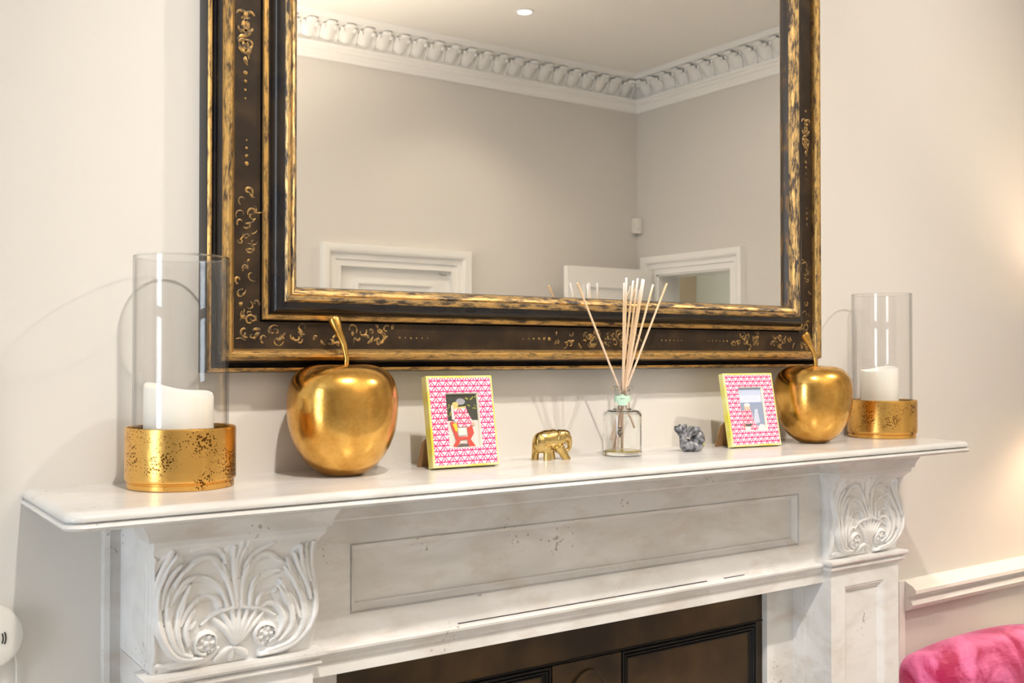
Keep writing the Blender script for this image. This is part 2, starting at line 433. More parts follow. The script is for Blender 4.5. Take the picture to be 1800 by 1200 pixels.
def velvet():
    m, t, p = nodes('pink_velvet')
    tc = t.nodes.new('ShaderNodeTexCoord'); mp = t.nodes.new('ShaderNodeMapping'); mp.inputs['Scale'].default_value = (1, 1, 1)
    n = t.nodes.new('ShaderNodeTexNoise'); n.inputs['Scale'].default_value = 9; n.inputs['Detail'].default_value = 6; n.inputs['Roughness'].default_value = 0.62; n.inputs['Distortion'].default_value = 0.6
    r = t.nodes.new('ShaderNodeValToRGB')
    r.color_ramp.elements[0].position = 0.42; r.color_ramp.elements[0].color = (0.40, 0.001, 0.07, 1)
    r.color_ramp.elements[1].position = 0.60; r.color_ramp.elements[1].color = (0.84, 0.19, 0.42, 1)
    mp2 = t.nodes.new('ShaderNodeMapping'); mp2.inputs['Scale'].default_value = (30, 30, 260); mp2.inputs['Rotation'].default_value = (0, 0.12, 0)
    n2 = t.nodes.new('ShaderNodeTexNoise'); n2.inputs['Scale'].default_value = 1.0; n2.inputs['Detail'].default_value = 3
    b = t.nodes.new('ShaderNodeBump'); b.inputs['Strength'].default_value = 0.5; b.inputs['Distance'].default_value = 0.003
    L = t.links.new
    L(tc.outputs['Object'], mp.inputs['Vector']); L(tc.outputs['Object'], mp2.inputs['Vector'])
    L(mp.outputs[0], n.inputs['Vector']); L(n.outputs[0], r.inputs[0]); L(r.outputs[0], p.inputs['Base Color'])
    L(mp2.outputs[0], n2.inputs['Vector']); L(n2.outputs[0], b.inputs['Height']); L(b.outputs[0], p.inputs['Normal'])
    p.inputs['Roughness'].default_value = 0.7
    p.inputs['Sheen Weight'].default_value = 1.0; p.inputs['Sheen Roughness'].default_value = 0.4; p.inputs['Sheen Tint'].default_value = (1.0, 0.45, 0.72, 1)
    return m
M['velvet'] = velvet()

def triangle_print(name, W, Hh, rows=17, cols=8.5):
    """white lacquer with a hand-printed pink lattice of lines and triangles; object X across, Z up"""
    m, t, p = nodes(name)
    tc = t.nodes.new('ShaderNodeTexCoord'); sp = t.nodes.new('ShaderNodeSeparateXYZ')
    L = t.links.new
    L(tc.outputs['Object'], sp.inputs[0])
    def mth(op, a, b=None, c=None):
        n = t.nodes.new('ShaderNodeMath'); n.operation = op
        for i, q in enumerate((a, b, c)):
            if q is None: continue
            if isinstance(q, (int, float)): n.inputs[i].default_value = q
            else: L(q, n.inputs[i])
        return n.outputs[0]
    vz = mth('MULTIPLY', sp.outputs['Z'], rows/Hh)
    fz = mth('FRACT', vz)
    row = mth('FLOOR', vz)
    par = mth('MODULO', row, 2.0)
    ux = mth('ADD', mth('MULTIPLY', sp.outputs['X'], cols/W), mth('MULTIPLY', par, 0.5))
    fx = mth('FRACT', ux)
    tri = mth('ABSOLUTE', mth('MULTIPLY_ADD', fx, 2.0, -1.0))                # 1..0..1
    d1 = mth('ABSOLUTE', mth('SUBTRACT', tri, fz))
    diag = mth('LESS_THAN', d1, 0.15)
    inner = mth('MULTIPLY', mth('LESS_THAN', mth('ABSOLUTE', mth('SUBTRACT', fx, 0.0)), 0.07), mth('LESS_THAN', fz, 0.55))
    inner2 = mth('MULTIPLY', mth('GREATER_THAN', fx, 0.93), mth('LESS_THAN', fz, 0.55))
    line = mth('ADD', mth('LESS_THAN', fz, 0.13), mth('GREATER_THAN', fz, 0.90))
    s = mth('ADD', mth('ADD', diag, line), mth('ADD', inner, inner2))
    s = mth('MINIMUM', s, 1.0)
    mx = t.nodes.new('ShaderNodeMix'); mx.data_type = 'RGBA'
    mx.inputs['A'].default_value = (0.92, 0.80, 0.85, 1); mx.inputs['B'].default_value = (0.78, 0.035, 0.20, 1)
    L(s, mx.inputs['Factor']); L(mx.outputs['Result'], p.inputs['Base Color'])
    p.inputs['Roughness'].default_value = 0.35
    return m

def flat(name, c): return mat(name, c, 0.45)

# ------------------------------------------------------------------ the room
floor = struct('floor', MB().box(X_W-.3, X_E+2.2, Y_S-1.2, .3, -.1, 0), M['floor'])
ceil_b = MB().box(X_W-.3, X_E+2.2, Y_S-1.2, .3, H_CEIL, H_CEIL+.12)
struct('ceiling', ceil_b, M['ceiling'])
struct('wall_front', MB().box(X_W-.2, X_E+.2, 0, .2, 0, H_CEIL), M['wall'], label='pale wall behind the fireplace and the gilt mirror')
# far wall (seen in the mirror) with a closed panelled door
DX0, DX1, DZ = 2.676, 3.446, 1.955
b = MB()
b.box(X_W-.2, DX0, Y_S-.2, Y_S, 0, H_CEIL); b.box(DX1, X_E+.2, Y_S-.2, Y_S, 0, H_CEIL); b.box(DX0, DX1, Y_S-.2, Y_S, DZ, H_CEIL)
struct('wall_back', b, M['wall'], label='pale wall with closed door, seen in the mirror')
# right wall with a doorway
EY0, EY1, EZ = -4.143, -3.439, 1.990
b = MB()
b.box(X_E, X_E+.2, Y_S-.2, EY0, 0, H_CEIL); b.box(X_E, X_E+.2, EY1, .2, 0, H_CEIL); b.box(X_E, X_E+.2, EY0, EY1, EZ, H_CEIL)
struct('wall_right', b, M['wall'], label='cool grey-white wall with open doorway, seen in the mirror')
# left wall with the tall window
WY0, WY1, WZ0, WZ1 = -1.80, -0.82, 0.20, 3.10
b = MB()
b.box(X_W-.2, X_W, Y_S-.2, WY0, 0, H_CEIL); b.box(X_W-.2, X_W, WY1, .2, 0, H_CEIL)
b.box(X_W-.2, X_W, WY0, WY1, 0, WZ0); b.box(X_W-.2, X_W, WY0, WY1, WZ1, H_CEIL)
struct('wall_left', b, M['wall'])
wb = MB()
for (y0, y1, z0, z1) in ((WY0, WY0+.06, WZ0, WZ1), (WY1-.06, WY1, WZ0, WZ1), (WY0, WY1, WZ0, WZ0+.07), (WY0, WY1, WZ1-.06, WZ1), (WY0, WY1, 1.60, 1.65)):
    wb.box(X_W-.07, X_W-(.02 if z1-z0 > 1 else .025), y0, y1, z0 + (0 if z1-z0 > 1 else .001), z1)
win = struct('window_1', wb, M['trim'])
obj('pane', MB().box(X_W-.05, X_W-.046, WY0+.05, WY1-.05, WZ0+.05, 1.61), M['pane'], win)
obj('pane', MB().box(X_W-.05, X_W-.046, WY0+.05, WY1-.05, 1.64, WZ1-.05), M['pane'], win)
# hall beyond the doorway
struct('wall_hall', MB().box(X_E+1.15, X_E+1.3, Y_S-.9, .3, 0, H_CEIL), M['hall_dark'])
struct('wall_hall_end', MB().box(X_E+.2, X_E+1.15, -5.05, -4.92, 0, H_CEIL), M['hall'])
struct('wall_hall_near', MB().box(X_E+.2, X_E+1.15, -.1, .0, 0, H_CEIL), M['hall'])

# door casings: a stepped architrave
def casing(a0, a1, z, outer, prof, place):
    """prof = [(distance out from the opening, projection)...]; place(along, z, projection) -> xyz"""
    mb = MB()
    path = lambda d: [(a0 - d, 0.0), (a0 - d, z + d), (a1 + d, z + d), (a1 + d, 0.0)]
    L = []
    for d, h in prof:
        L.append([place(p[0], p[1], h) for p in path(d)])
    n = 4
    vs = [q for l in L for q in l]; fs = []
    for a in range(len(L)-1):
        for i in range(n-1): fs.append((a*n+i, a*n+i+1, (a+1)*n+i+1, (a+1)*n+i))
    mb.add(vs, fs)
    return mb
ARCH = [(-.003, -.05), (-.003, .012), (.035, .014), (.037, .022), (.070, .024), (.073, .036), (.085, .046), (.105, .050), (.122, .050), (.125, .040), (.125, .0)]
d1 = struct('door_1', casing(DX0, DX1, DZ, .125, ARCH, lambda a, z, h: (a, Y_S + h, z)), M['trim'], label='closed white panelled door seen in the mirror')
b = MB().box(DX0, DX1, Y_S-.06, Y_S-.02, 0.005, DZ)
dl = obj('door_leaf', b, M['trim'], d1)
# raised panel mouldings on the leaf: rails, stiles
def frame_ring(x0, x1, z0, z1, y, prof):
    """mitred moulding on a wall-facing plane; prof = [(inset, projection)] outer to inner, facing -/+y by sign of projection"""
    L = []
    for d, h in prof: L.append([(x0+d, y+h, z0+d), (x1-d, y+h, z0+d), (x1-d, y+h, z1-d), (x0+d, y+h, z1-d)])
    mb = MB()
    vs = [q for l in L for q in l]; fs = []
    for a in range(len(L)-1):
        for i in range(4): fs.append((a*4+i, a*4+(i+1) % 4, (a+1)*4+(i+1) % 4, (a+1)*4+i))
    return mb.add(vs, fs)
for (z0, z1) in ((1.02, 1.868), (0.2, .9)):
    obj('panel_molding', frame_ring(DX0+.112, DX1-.112, z0, z1, Y_S-.02, [(0, 0), (0, .010), (.014, .012), (.022, .004), (.030, 0)]), M['trim'], dl)
hk = MB().tube([(DX1-.075, Y_S-.015, DZ-.02), (DX1-.075, Y_S+.01, DZ-.03), (DX1-.045, Y_S+.012, DZ-.028)], .006, 8)
obj('latch', hk, M['steel'], dl)

d2 = struct('door_2', casing(EY0, EY1, EZ, .125, ARCH, lambda a, z, h: (X_E - h, a, z)), M['trim'], label='open white door and casing seen in the mirror')
jb = MB(); jb.box(X_E, X_E+.2, EY0-.0, EY0+.015, 0, EZ); jb.box(X_E, X_E+.2, EY1-.015, EY1, 0, EZ); jb.box(X_E, X_E+.2, EY0, EY1, EZ-.015, EZ)
obj('jamb', jb, M['trim'], d2)
lf = MB().box(X_E-.795, X_E-.055, -4.178, -4.138, 0.008, 2.015)
leaf = obj('door_leaf', lf, M['trim'], d2)
for (z0, z1) in ((1.02, 1.893), (0.2, .9)):
    obj('panel_molding', frame_ring(X_E-.665, X_E-.165, z0, z1, -4.138, [(0, 0), (0, .010), (.014, .012), (.022, .004), (.030, 0)]), M['trim'], leaf)

# plaster cornices with cast leaves
CPROF = [(0, 3.153), (.018, 3.155), (.020, 3.172), (.030, 3.182), (.036, 3.196), (.047, 3.201), (.048, 3.216), (.060, 3.222), (.062, 3.238), (.036, 3.244),
         (.030, 3.262), (.034, 3.310), (.056, 3.348), (.100, 3.362), (.120, 3.366), (.122, 3.384), (.132, 3.399), (0, 3.399)]
t1 = MB(); t1.loops([[(X_W, Y_S + o, z) for o, z in CPROF], [(X_E - .0, Y_S + o, z) for o, z in CPROF]])
cs = struct('trim_1', t1, M['plaster'], smooth=30, label='white plaster cornice with cast leaves along the far wall')
t2 = MB(); t2.loops([[(X_E - o, Y_S, z) for o, z in CPROF], [(X_E - o, 0, z) for o, z in CPROF]])
ce = struct('trim_2', t2, M['plaster'], smooth=30, label='white plaster cornice with cast leaves along the right wall')
def cornice_leaf_mesh():
    # out = +y (from the wall), up = z, along = x ; a split acanthus with two curling tips
    mb = MB()
    L = []
    for z, hw, y, dp in ((-.012, .024, .026, .010), (.004, .038, .036, .012), (.026, .046, .046, .013), (.052, .050, .056, .013), (.074, .048, .076, .013), (.088, .042, .098, .012), (.094, .032, .112, .010)):
        L.append([(hw*math.cos(2*PI*i/14), y - .012 + dp*math.sin(2*PI*i/14) - .010*abs(math.cos(2*PI*i/14))**2 + (.006 if i in (3, 4) else 0), z - .010*abs(math.cos(2*PI*i/14))) for i in range(14)])
    mb.loops(L)
    mb.ell((0, .108, .086), (.034, .015, .012), n=10, m=6)
    for s in (-1, 1): mb.ell((s*.040, .078, .070), (.010, .012, .016), (0, s*.5, 0), 8, 6)
    mb.tube([(.054, .026, -.010), (.060, .042, .016), (.063, .050, .040), (.059, .066, .066)], [.0045, .005, .0045, .003], 8)
    mb.ell((.058, .036, -.012), (.010, .010, .009), n=8, m=6)
    return mesh_of('cornice_leaf', mb, M['plaster'])
CL = cornice_leaf_mesh()
for k in range(24):
    o = bpy.data.objects.new('cornice_leaf', CL); C.objects.link(o); o.parent = cs
    o.location = (4.865 - .1205*k, Y_S + .0, 3.262)
for k in range(18):
    o = bpy.data.objects.new('cornice_leaf', CL); C.objects.link(o); o.parent = ce
    o.location = (X_E, Y_S + .125 + .1225*k, 3.262); o.rotation_euler = (0, 0, PI/2)

# chair rail right of the fireplace, with its short vertical end strip
RPROF = [(0, .8635), (.010, .865), (.020, .871), (.026, .880), (.022, .889), (.014, .892), (.014, .897), (.024, .900), (.034, .906), (.034, .914), (.026, .921), (.012, .927), (.006, .931), (0, .931)]
t3 = MB(); t3.loops([[(2.004, -o, z) for o, z in RPROF], [(X_E - .001, -o, z) for o, z in RPROF]])
struct('trim_3', t3, M['trim'], smooth=30, label='white moulded chair rail right of the fireplace')
struct('trim_4', MB().box(1.984, 2.004, -.007, 0, 0, .931), M['trim'], label='thin upright strip at the chair rail end')

# ------------------------------------------------------------------ marble fireplace
FP = thing('marble_fireplace', (1.06, 0, 0), 'white marble fireplace surround with leaf-carved corbels under a thick mantel shelf', 'fireplace')
X0, X1, YF = 0.2365, 1.8755, -0.250        # shelf
def shelf_outline(o):
    r = max(.022 - o, .006); a0, a1, yf = X0 + o, X1 - o, YF + o
    P = [(a0, 0.0)]
    for k in range(9):
        t = PI + k/8*PI/2; P.append((a0 + r + r*math.cos(t), yf + r + r*math.sin(t)))
    for k in range(9):
        t = 1.5*PI + k/8*PI/2; P.append((a1 - r + r*math.cos(t), yf + r + r*math.sin(t)))
    P.append((a1, 0.0))
    return P
SP = [(.040, 1.2350), (.016, 1.2350), (.013, 1.2350), (.006, 1.2354), (.0016, 1.2372), (.0000, 1.2398), (.0012, 1.2424), (.0048, 1.2440), (.0062, 1.2447), (.0046, 1.2455), (.0020, 1.2462),
      (.0016, 1.2480), (.0020, 1.2503), (.0036, 1.2528), (.0066, 1.2548), (.0105, 1.2558), (.015, 1.2560), (.018, 1.2560), (.040, 1.2560)]
mb = MB(); mb.loops([[(x, y, z) for x, y in shelf_outline(o)] for o, z in SP])
obj('mantel_shelf', mb, M['marble_shelf'], FP, smooth=50)

PIL = (0.352, 1.566); PW, PY, FY = 0.200, -0.158, -0.138
def rect(x0, x1, z0, z1, y): return [(x0, y, z0), (x1, y, z0), (x1, y, z1), (x0, y, z1)]
# frieze with its sunk panel
mb = MB()
fx0, fx1 = PIL[0] + PW, PIL[1]
L = [rect(fx0, fx1, 1.040, 1.2350, -.02), rect(fx0, fx1, 1.040, 1.2350, FY)]
for d, y in ((0, FY), (.0010, FY+.0040), (.0026, FY+.0040), (.0032, FY+.0014), (.0060, FY+.0044), (.0090, FY+.0080), (.0115, FY+.0088), (.0120, FY+.0128)):
    L.append(rect(.6130 + d, 1.5040 - d, 1.0790 + d, 1.1722 - d, y))
mb.loops(L)
obj('frieze_panel', mb, M['marble'], FP, smooth=20)
mb = MB()
mb.loops([[(x, y, z) for y, z in ((-.05, 1.2036), (FY-.004, 1.2036), (FY-.006, 1.206), (FY-.007, 1.2225), (FY-.014, 1.230), (FY-.016, 1.2350), (-.05, 1.2350))] for x in (fx0, fx1)])
obj('bed_molding', mb, M['marble'], FP, smooth=25)
mb = MB()
mb.loops([[(x, y, z) for y, z in ((-.05, 1.0405), (FY-.011, 1.0420), (FY-.0135, 1.0395), (FY-.0130, 1.0360), (FY-.0085, 1.0310), (FY-.0055, 1.0275), (FY-.0050, 1.0235), (FY-.0018, 1.0225), (FY-.0018, 1.0042), (FY, 1.0032), (-.05, 1.0032))] for x in (fx0, fx1)])
obj('lintel_molding', mb, M['marble'], FP, smooth=25)
obj('open_joint', MB().box(.78, 1.27, FY-.0012, FY, 1.0412, 1.0430).box(1.31, 1.36, FY-.0012, FY, 1.0412, 1.0428), M['dark_slot'], FP)
for x0, x1 in ((fx0, .626), (1.494, fx1)):
    obj('inner_slip', MB().box(x0, x1, -.070, 0, 0, 1.004), M['marble'], FP)

STROKES = [
(0.0175,1.0,[(0.458,0.488),(0.438,0.666),(0.394,0.814),(0.325,0.892),(0.248,0.875),(0.177,0.792)]),
(0.0175,1.0,[(0.5,0.48),(0.517,0.653),(0.553,0.762),(0.616,0.85),(0.697,0.869),(0.772,0.786)]),
(0.0227,1.0,[(0.479,0.484),(0.48,0.716),(0.483,0.852)]),
(0.0122,0.9,[(0.478,0.75),(0.464,0.855),(0.453,0.958)]),
(0.0122,0.9,[(0.483,0.75),(0.49,0.885),(0.497,1.003)]),
(0.0122,0.9,[(0.491,0.749),(0.512,0.87),(0.534,0.992)]),
(0.014,0.8,[(0.535,0.782),(0.579,0.872),(0.652,0.925),(0.702,0.953)]),
(0.0122,0.7,[(0.42,0.827),(0.385,0.933),(0.316,0.982),(0.214,0.96)]),
(0.0158,0.95,[(0.417,0.495),(0.396,0.606),(0.36,0.679),(0.291,0.724),(0.219,0.738),(0.16,0.706),(0.123,0.63)]),
(0.0158,0.95,[(0.554,0.482),(0.567,0.577),(0.598,0.669),(0.67,0.698),(0.753,0.722)]),
(0.014,0.9,[(0.377,0.502),(0.364,0.55),(0.325,0.584),(0.266,0.578),(0.215,0.548)]),
(0.014,0.9,[(0.598,0.474),(0.609,0.524),(0.653,0.56),(0.726,0.564)]),
(0.0122,0.9,[(0.635,0.448),(0.671,0.476),(0.735,0.444)]),
(0.0192,1.2,[(0.284,0.086),(0.15,0.099),(0.067,0.22),(0.018,0.388),(0.003,0.575),(0.02,0.735),(0.065,0.858),(0.101,0.973)]),
(0.0175,1.1,[(0.217,0.117),(0.129,0.169),(0.083,0.321),(0.062,0.488),(0.078,0.616),(0.123,0.718),(0.164,0.788)]),
(0.0158,1.1,[(0.166,0.161),(0.12,0.324),(0.128,0.465),(0.169,0.589),(0.202,0.683)]),
(0.0158,1.1,[(0.191,0.222),(0.17,0.336),(0.19,0.437),(0.228,0.49)]),
(0.014,1.0,[(0.033,0.537),(0.059,0.696),(0.106,0.786),(0.152,0.84)]),
(0.0175,0.9,[(0.002,0.11),(-0.024,0.31),(-0.03,0.527),(-0.016,0.762),(0.004,0.911)]),
(0.0122,1.0,[(0.037,0.71),(0.069,0.825),(0.114,0.906),(0.126,0.937)]),
(0.0131,1.0,[(0.082,0.55),(0.123,0.63),(0.181,0.686)]),
(0.0122,1.0,[(0.141,0.386),(0.173,0.489),(0.215,0.548)]),
(0.0122,1.0,[(0.203,0.352),(0.228,0.402)]),
(0.014,0.7,[(0.008,0.823),(0.032,0.896),(0.081,0.932)]),
(0.0192,1.2,[(0.654,0.039),(0.829,0.06),(0.924,0.152),(0.976,0.271),(0.992,0.457),(0.978,0.697),(0.965,0.917)]),
(0.0175,1.1,[(0.699,0.064),(0.857,0.107),(0.909,0.237),(0.904,0.426),(0.866,0.597),(0.809,0.804)]),
(0.0158,1.1,[(0.764,0.143),(0.829,0.229),(0.83,0.369),(0.793,0.527),(0.761,0.637)]),
(0.0158,1.1,[(0.736,0.172),(0.777,0.286),(0.756,0.394),(0.717,0.459)]),
(0.014,1.0,[(0.895,0.451),(0.852,0.622),(0.795,0.73)]),
(0.014,1.0,[(0.947,0.465),(0.923,0.67),(0.884,0.911)]),
(0.0122,1.0,[(0.932,0.586),(0.875,0.771),(0.846,0.846)]),
(0.0131,1.0,[(0.819,0.383),(0.772,0.542),(0.749,0.592)]),
(0.0131,0.9,[(0.956,0.605),(0.941,0.785),(0.922,0.917)]),
(0.0122,0.9,[(0.876,0.314),(0.842,0.46),(0.809,0.536)]),
(0.0105,0.9,[(0.266,0.372),(0.326,0.428),(0.386,0.459),(0.474,0.48),(0.599,0.443),(0.667,0.41),(0.717,0.364)]),
(0.0149,0.8,[(0.476,0.174),(0.422,0.298),(0.339,0.403)]),
(0.0131,0.85,[(0.482,0.173),(0.443,0.316),(0.391,0.444)]),
(0.0131,0.9,[(0.485,0.172),(0.465,0.323),(0.446,0.462)]),
(0.0131,0.9,[(0.489,0.171),(0.488,0.318),(0.49,0.463)]),
(0.0131,0.9,[(0.494,0.17),(0.514,0.313),(0.543,0.444)]),
(0.0131,0.85,[(0.501,0.169),(0.545,0.307),(0.599,0.429)]),
(0.0131,0.8,[(0.506,0.168),(0.567,0.28),(0.648,0.402)]),
(0.0192,0.8,[(0.461,0.137),(0.413,0.097),(0.374,0.049)]),
(0.0192,0.8,[(0.483,0.136),(0.537,0.082),(0.564,0.053)]),
(0.014,0.7,[(0.47,0.135),(0.468,0.029)]),
(0.0175,0.8,[(0.374,0.144),(0.336,0.08),(0.25,0.049),(0.1,0.05)]),
(0.0158,0.7,[(0.284,0.069),(0.15,0.066),(0.027,0.072)]),
(0.014,1.15,[(0.301,0.115),(0.274,0.13),(0.253,0.156),(0.239,0.189),(0.235,0.224),(0.241,0.256),(0.255,0.28),(0.276,0.293),(0.301,0.293),(0.324,0.28),(0.343,0.258),(0.356,0.229),(0.359,0.198),(0.354,0.17),(0.341,0.149),(0.322,0.139),(0.301,0.139)]),
(0.014,1.15,[(0.667,0.125),(0.641,0.139),(0.62,0.163),(0.606,0.194),(0.602,0.228),(0.608,0.258),(0.622,0.281),(0.643,0.293),(0.667,0.293),(0.69,0.282),(0.709,0.26),(0.721,0.233),(0.724,0.203),(0.719,0.177),(0.706,0.157),(0.688,0.147),(0.667,0.147)]),
]

WIDE = [(.10, .40, [(.16, .05), (.13, .35), (.15, .65)]), (.09, .40, [(.27, .12), (.22, .35), (.24, .60)]),
        (.10, .40, [(.83, .15), (.90, .40), (.90, .65)]), (.09, .40, [(.74, .22), (.79, .42), (.78, .62)]), (.16, .30, [(.48, .15), (.48, .42)])]
CPZ = [1.046, 1.052, 1.062, 1.076, 1.0925, 1.110, 1.128, 1.146, 1.160, 1.174, 1.184, 1.191, 1.1965, 1.1975, 1.2066]
CPY = [-.1505, -.1520, -.1560, -.1610, -.1655, -.1670, -.1655, -.1615, -.1600, -.1615, -.1660, -.1720, -.1790, -.1830, -.1840]
NU, NV = 190, 165
def carve():
    a = np.linspace(0, 1, NU); b = np.linspace(0, 1, NV)
    A, B = np.meshgrid(a, b); P = np.stack([A*.200, B*.1606], -1).reshape(-1, 2)
    bb = B*.1606/.151
    Hh = np.zeros(len(P))
    def dist(pts):
        best = np.full(len(P), 9.0); tt = np.zeros(len(P)); n = len(pts) - 1
        for i in range(n):
            p, q = pts[i], pts[i+1]; d = q - p; l2 = max((d*d).sum(), 1e-12)
            t = np.clip(((P - p) @ d)/l2, 0, 1)
            e = P - (p + t[:, None]*d); dd = np.sqrt((e*e).sum(1))
            k = dd < best; best[k] = dd[k]; tt[k] = (i + t[k])/n
        return best, tt
    def smooth(pts):
        pts = np.array(pts, float)*np.array([.200, .151])
        for _ in range(2):
            out = [pts[0]]
            for i in range(len(pts)-1): out += [pts[i]*.75 + pts[i+1]*.25, pts[i]*.25 + pts[i+1]*.75]
            out.append(pts[-1]); pts = np.array(out)
        return pts
    for wv, h, pts in WIDE:
        d, t = dist(smooth(pts)); k = np.clip(1 - (d/(wv*.2))**2, 0, 1); Hh = np.maximum(Hh, h*k)
    base = Hh.copy()
    R = np.zeros(len(P))
    for wv, h, pts in STROKES:
        d, t = dist(smooth(pts)); ww = wv*.2*1.38*(.62 + .38*np.sin(np.pi*np.clip(t, .05, .95)))
        k = np.sqrt(np.clip(1 - (d/ww)**2, 0, 1)); R = np.maximum(R, h*k)
    # flat petals and leaf blades that fill the space between neighbouring ribs
    def resample(pts, n=9):
        d = np.r_[0, np.cumsum(np.hypot(*np.diff(pts, axis=0).T))]; t = np.linspace(0, d[-1], n)
        return np.stack([np.interp(t, d, pts[:, 0]), np.interp(t, d, pts[:, 1])], 1)
    for i, j in ((0, 8), (8, 10), (1, 9), (9, 11), (13, 14), (14, 15), (15, 16), (24, 25), (25, 26), (26, 27), (3, 2), (5, 2)):
        pa, pb = resample(smooth(STROKES[i][2])), resample(smooth(STROKES[j][2]))
        hw = np.hypot(*(pa - pb).T).mean()*.5
        d, t = dist((pa + pb)/2)
        base = np.maximum(base, .62*np.clip(2.2*(1 - (d/(hw*1.05))**2), 0, 1))
    Hh = base*.9 + R*.85
    for (ca, cb), rr in (((.301, .210), .0145), ((.667, .215), .0135)):
        e = P - np.array([ca*.2, cb*.151]); d = np.sqrt((e*e).sum(1)); th = np.arctan2(e[:, 1], e[:, 0])
        disk = np.where(d < rr*.78, .75, 0)
        pet = .45*np.clip(1 - ((d - rr*.5)/(rr*.25))**2, 0, 1)*np.clip(np.cos(5*th), 0, 1)
        mid = .55*np.sqrt(np.clip(1 - (d/(rr*.24))**2, 0, 1))
        Hh = np.where(d < rr*.80, disk + pet + mid, Hh)
    fade = np.clip((1.02 - bb.reshape(-1))/.06, 0, 1)*np.clip(bb.reshape(-1)/.03, 0, 1)
    return (Hh*fade*.0058).reshape(NV, NU)
RELIEF = carve()
ZS = np.linspace(1.046, 1.2066, NV)
YS = np.interp(ZS, CPZ, CPY)
ker = np.array([1, 2, 3, 2, 1])/9.0
YS[2:-2] = np.convolve(YS, ker, 'valid')
SIDE = np.interp(ZS, [1.046, 1.10, 1.16, 1.185, 1.1975, 1.2066], [0, .0015, 0, .002, .006, .007])
def corbel(x0):
    mb = MB(); vs = []; fs = []
    xs = np.linspace(0, 1, NU)
    for j in range(NV):
        for i in range(NU):
            x = x0 + xs[i]*PW + (xs[i] - .5)*2*SIDE[j]
            vs.append((x, YS[j] - RELIEF[j, i], ZS[j]))
    for j in range(NV-1):
        for i in range(NU-1): fs.append((j*NU+i, j*NU+i+1, (j+1)*NU+i+1, (j+1)*NU+i))
    mb.add(vs, fs)
    # carved flanks: long leaf flutes that follow the bracket's outline
    NS = 26
    for sgn, ix in ((-1, 0), (1, NU-1)):
        vs = []; fs = []
        for j in range(NV):
            yf = YS[j] - RELIEF[j, ix]; yb = -.118
            xb = x0 + (PW if sgn > 0 else 0)
            for k in range(NS):
                u = k/(NS-1); y = yf*(1-u) + yb*u
                tz = (ZS[j] - 1.046)/.1606
                amp = .0030*math.sin(PI*min(max(tz*1.05, 0), 1))*(1-u)**.5*min(1, u*8)
                rid = abs(math.sin(u*PI*3.2 + .5*tz))
                vs.append((xb + sgn*(SIDE[j] + amp*rid), y, ZS[j]))
        for j in range(NV-1):
            for k in range(NS-1): fs.append((j*NS+k, j*NS+k+1, (j+1)*NS+k+1, (j+1)*NS+k))
        mb.add(vs, fs)
    mb.box(x0, x0+PW, -.130, 0, 1.046, 1.2350)
    return mb

for x0 in PIL:
    x1 = x0 + PW
    mb = MB()
    L = [rect(x0, x1, 0, 1.0465, -.0), rect(x0, x1, 0, 1.0465, PY)]
    for d, y in ((0, PY), (.0012, PY+.002), (.003, PY+.0012), (.006, PY+.0034), (.0105, PY+.0055), (.0118, PY+.0085)):
        L.append(rect(x0+.0385+d, x1-.0425-d, .16+d, .9945-d, y))
    mb.loops(L)
    pil = obj('pilaster', mb, M['marble'], FP, smooth=20)
    for s, xx in ((-1, x0), (1, x1)):   # bead where the shaft meets the inner slip
        b = MB(); b.box(xx - .0025, xx + .0025, -.098, -.082, 0, 1.003)
        if (s < 0) == (x0 > 1): obj('return_bead', b, M['marble'], pil)
    mb = MB()
    for o, z in (): pass
    L = []
    for o, z in ((.0005, 1.0262), (.0055, 1.0275), (.0085, 1.0305), (.0080, 1.0345), (.0060, 1.0365), (.0110, 1.0385), (.0135, 1.0420), (.0135, 1.0462), (.004, 1.0468)):
        L.append([(x0-o, -.122, z), (x0-o, PY-o, z), (x1+o, PY-o, z), (x1+o, -.122, z)])
    mb.loops(L); obj('capital_molding', mb, M['marble'], pil, smooth=25)
    obj('carved_corbel', corbel(x0), M['marble_carved'], pil, smooth=60, label='leaf-carved corbel block with two rosette scrolls and a shell fan')
    mb = MB(); L = []
    for ox, oy, z in ((.006, .024, 1.2062), (.013, .0285, 1.2066), (.0135, .029, 1.2105), (.0155, .0300, 1.2165), (.0205, .034, 1.2250), (.0255, .0385, 1.2315), (.027, .040, 1.2352)):
        L.append([(x0-ox, -.128, z), (x0-ox, PY-oy, z), (x1+ox, PY-oy, z), (x1+ox, -.128, z)])
    mb.loops(L); obj('corbel_crown', mb, M['marble'], pil, smooth=25)
for xa, xb in ((.331, .352), (1.766, 1.787)):
    obj('backing_strip', MB().box(xa, xb, -.012, 0, 0, 1.235).box(xa+(.0 if xa < 1 else .014), xb-(.014 if xa < 1 else 0), -.017, -.012, 0, 1.235), M['marble'], FP)
obj('hearth', MB().box(.30, 1.82, -.55, -.16, 0.0, .03), M['marble'], FP)

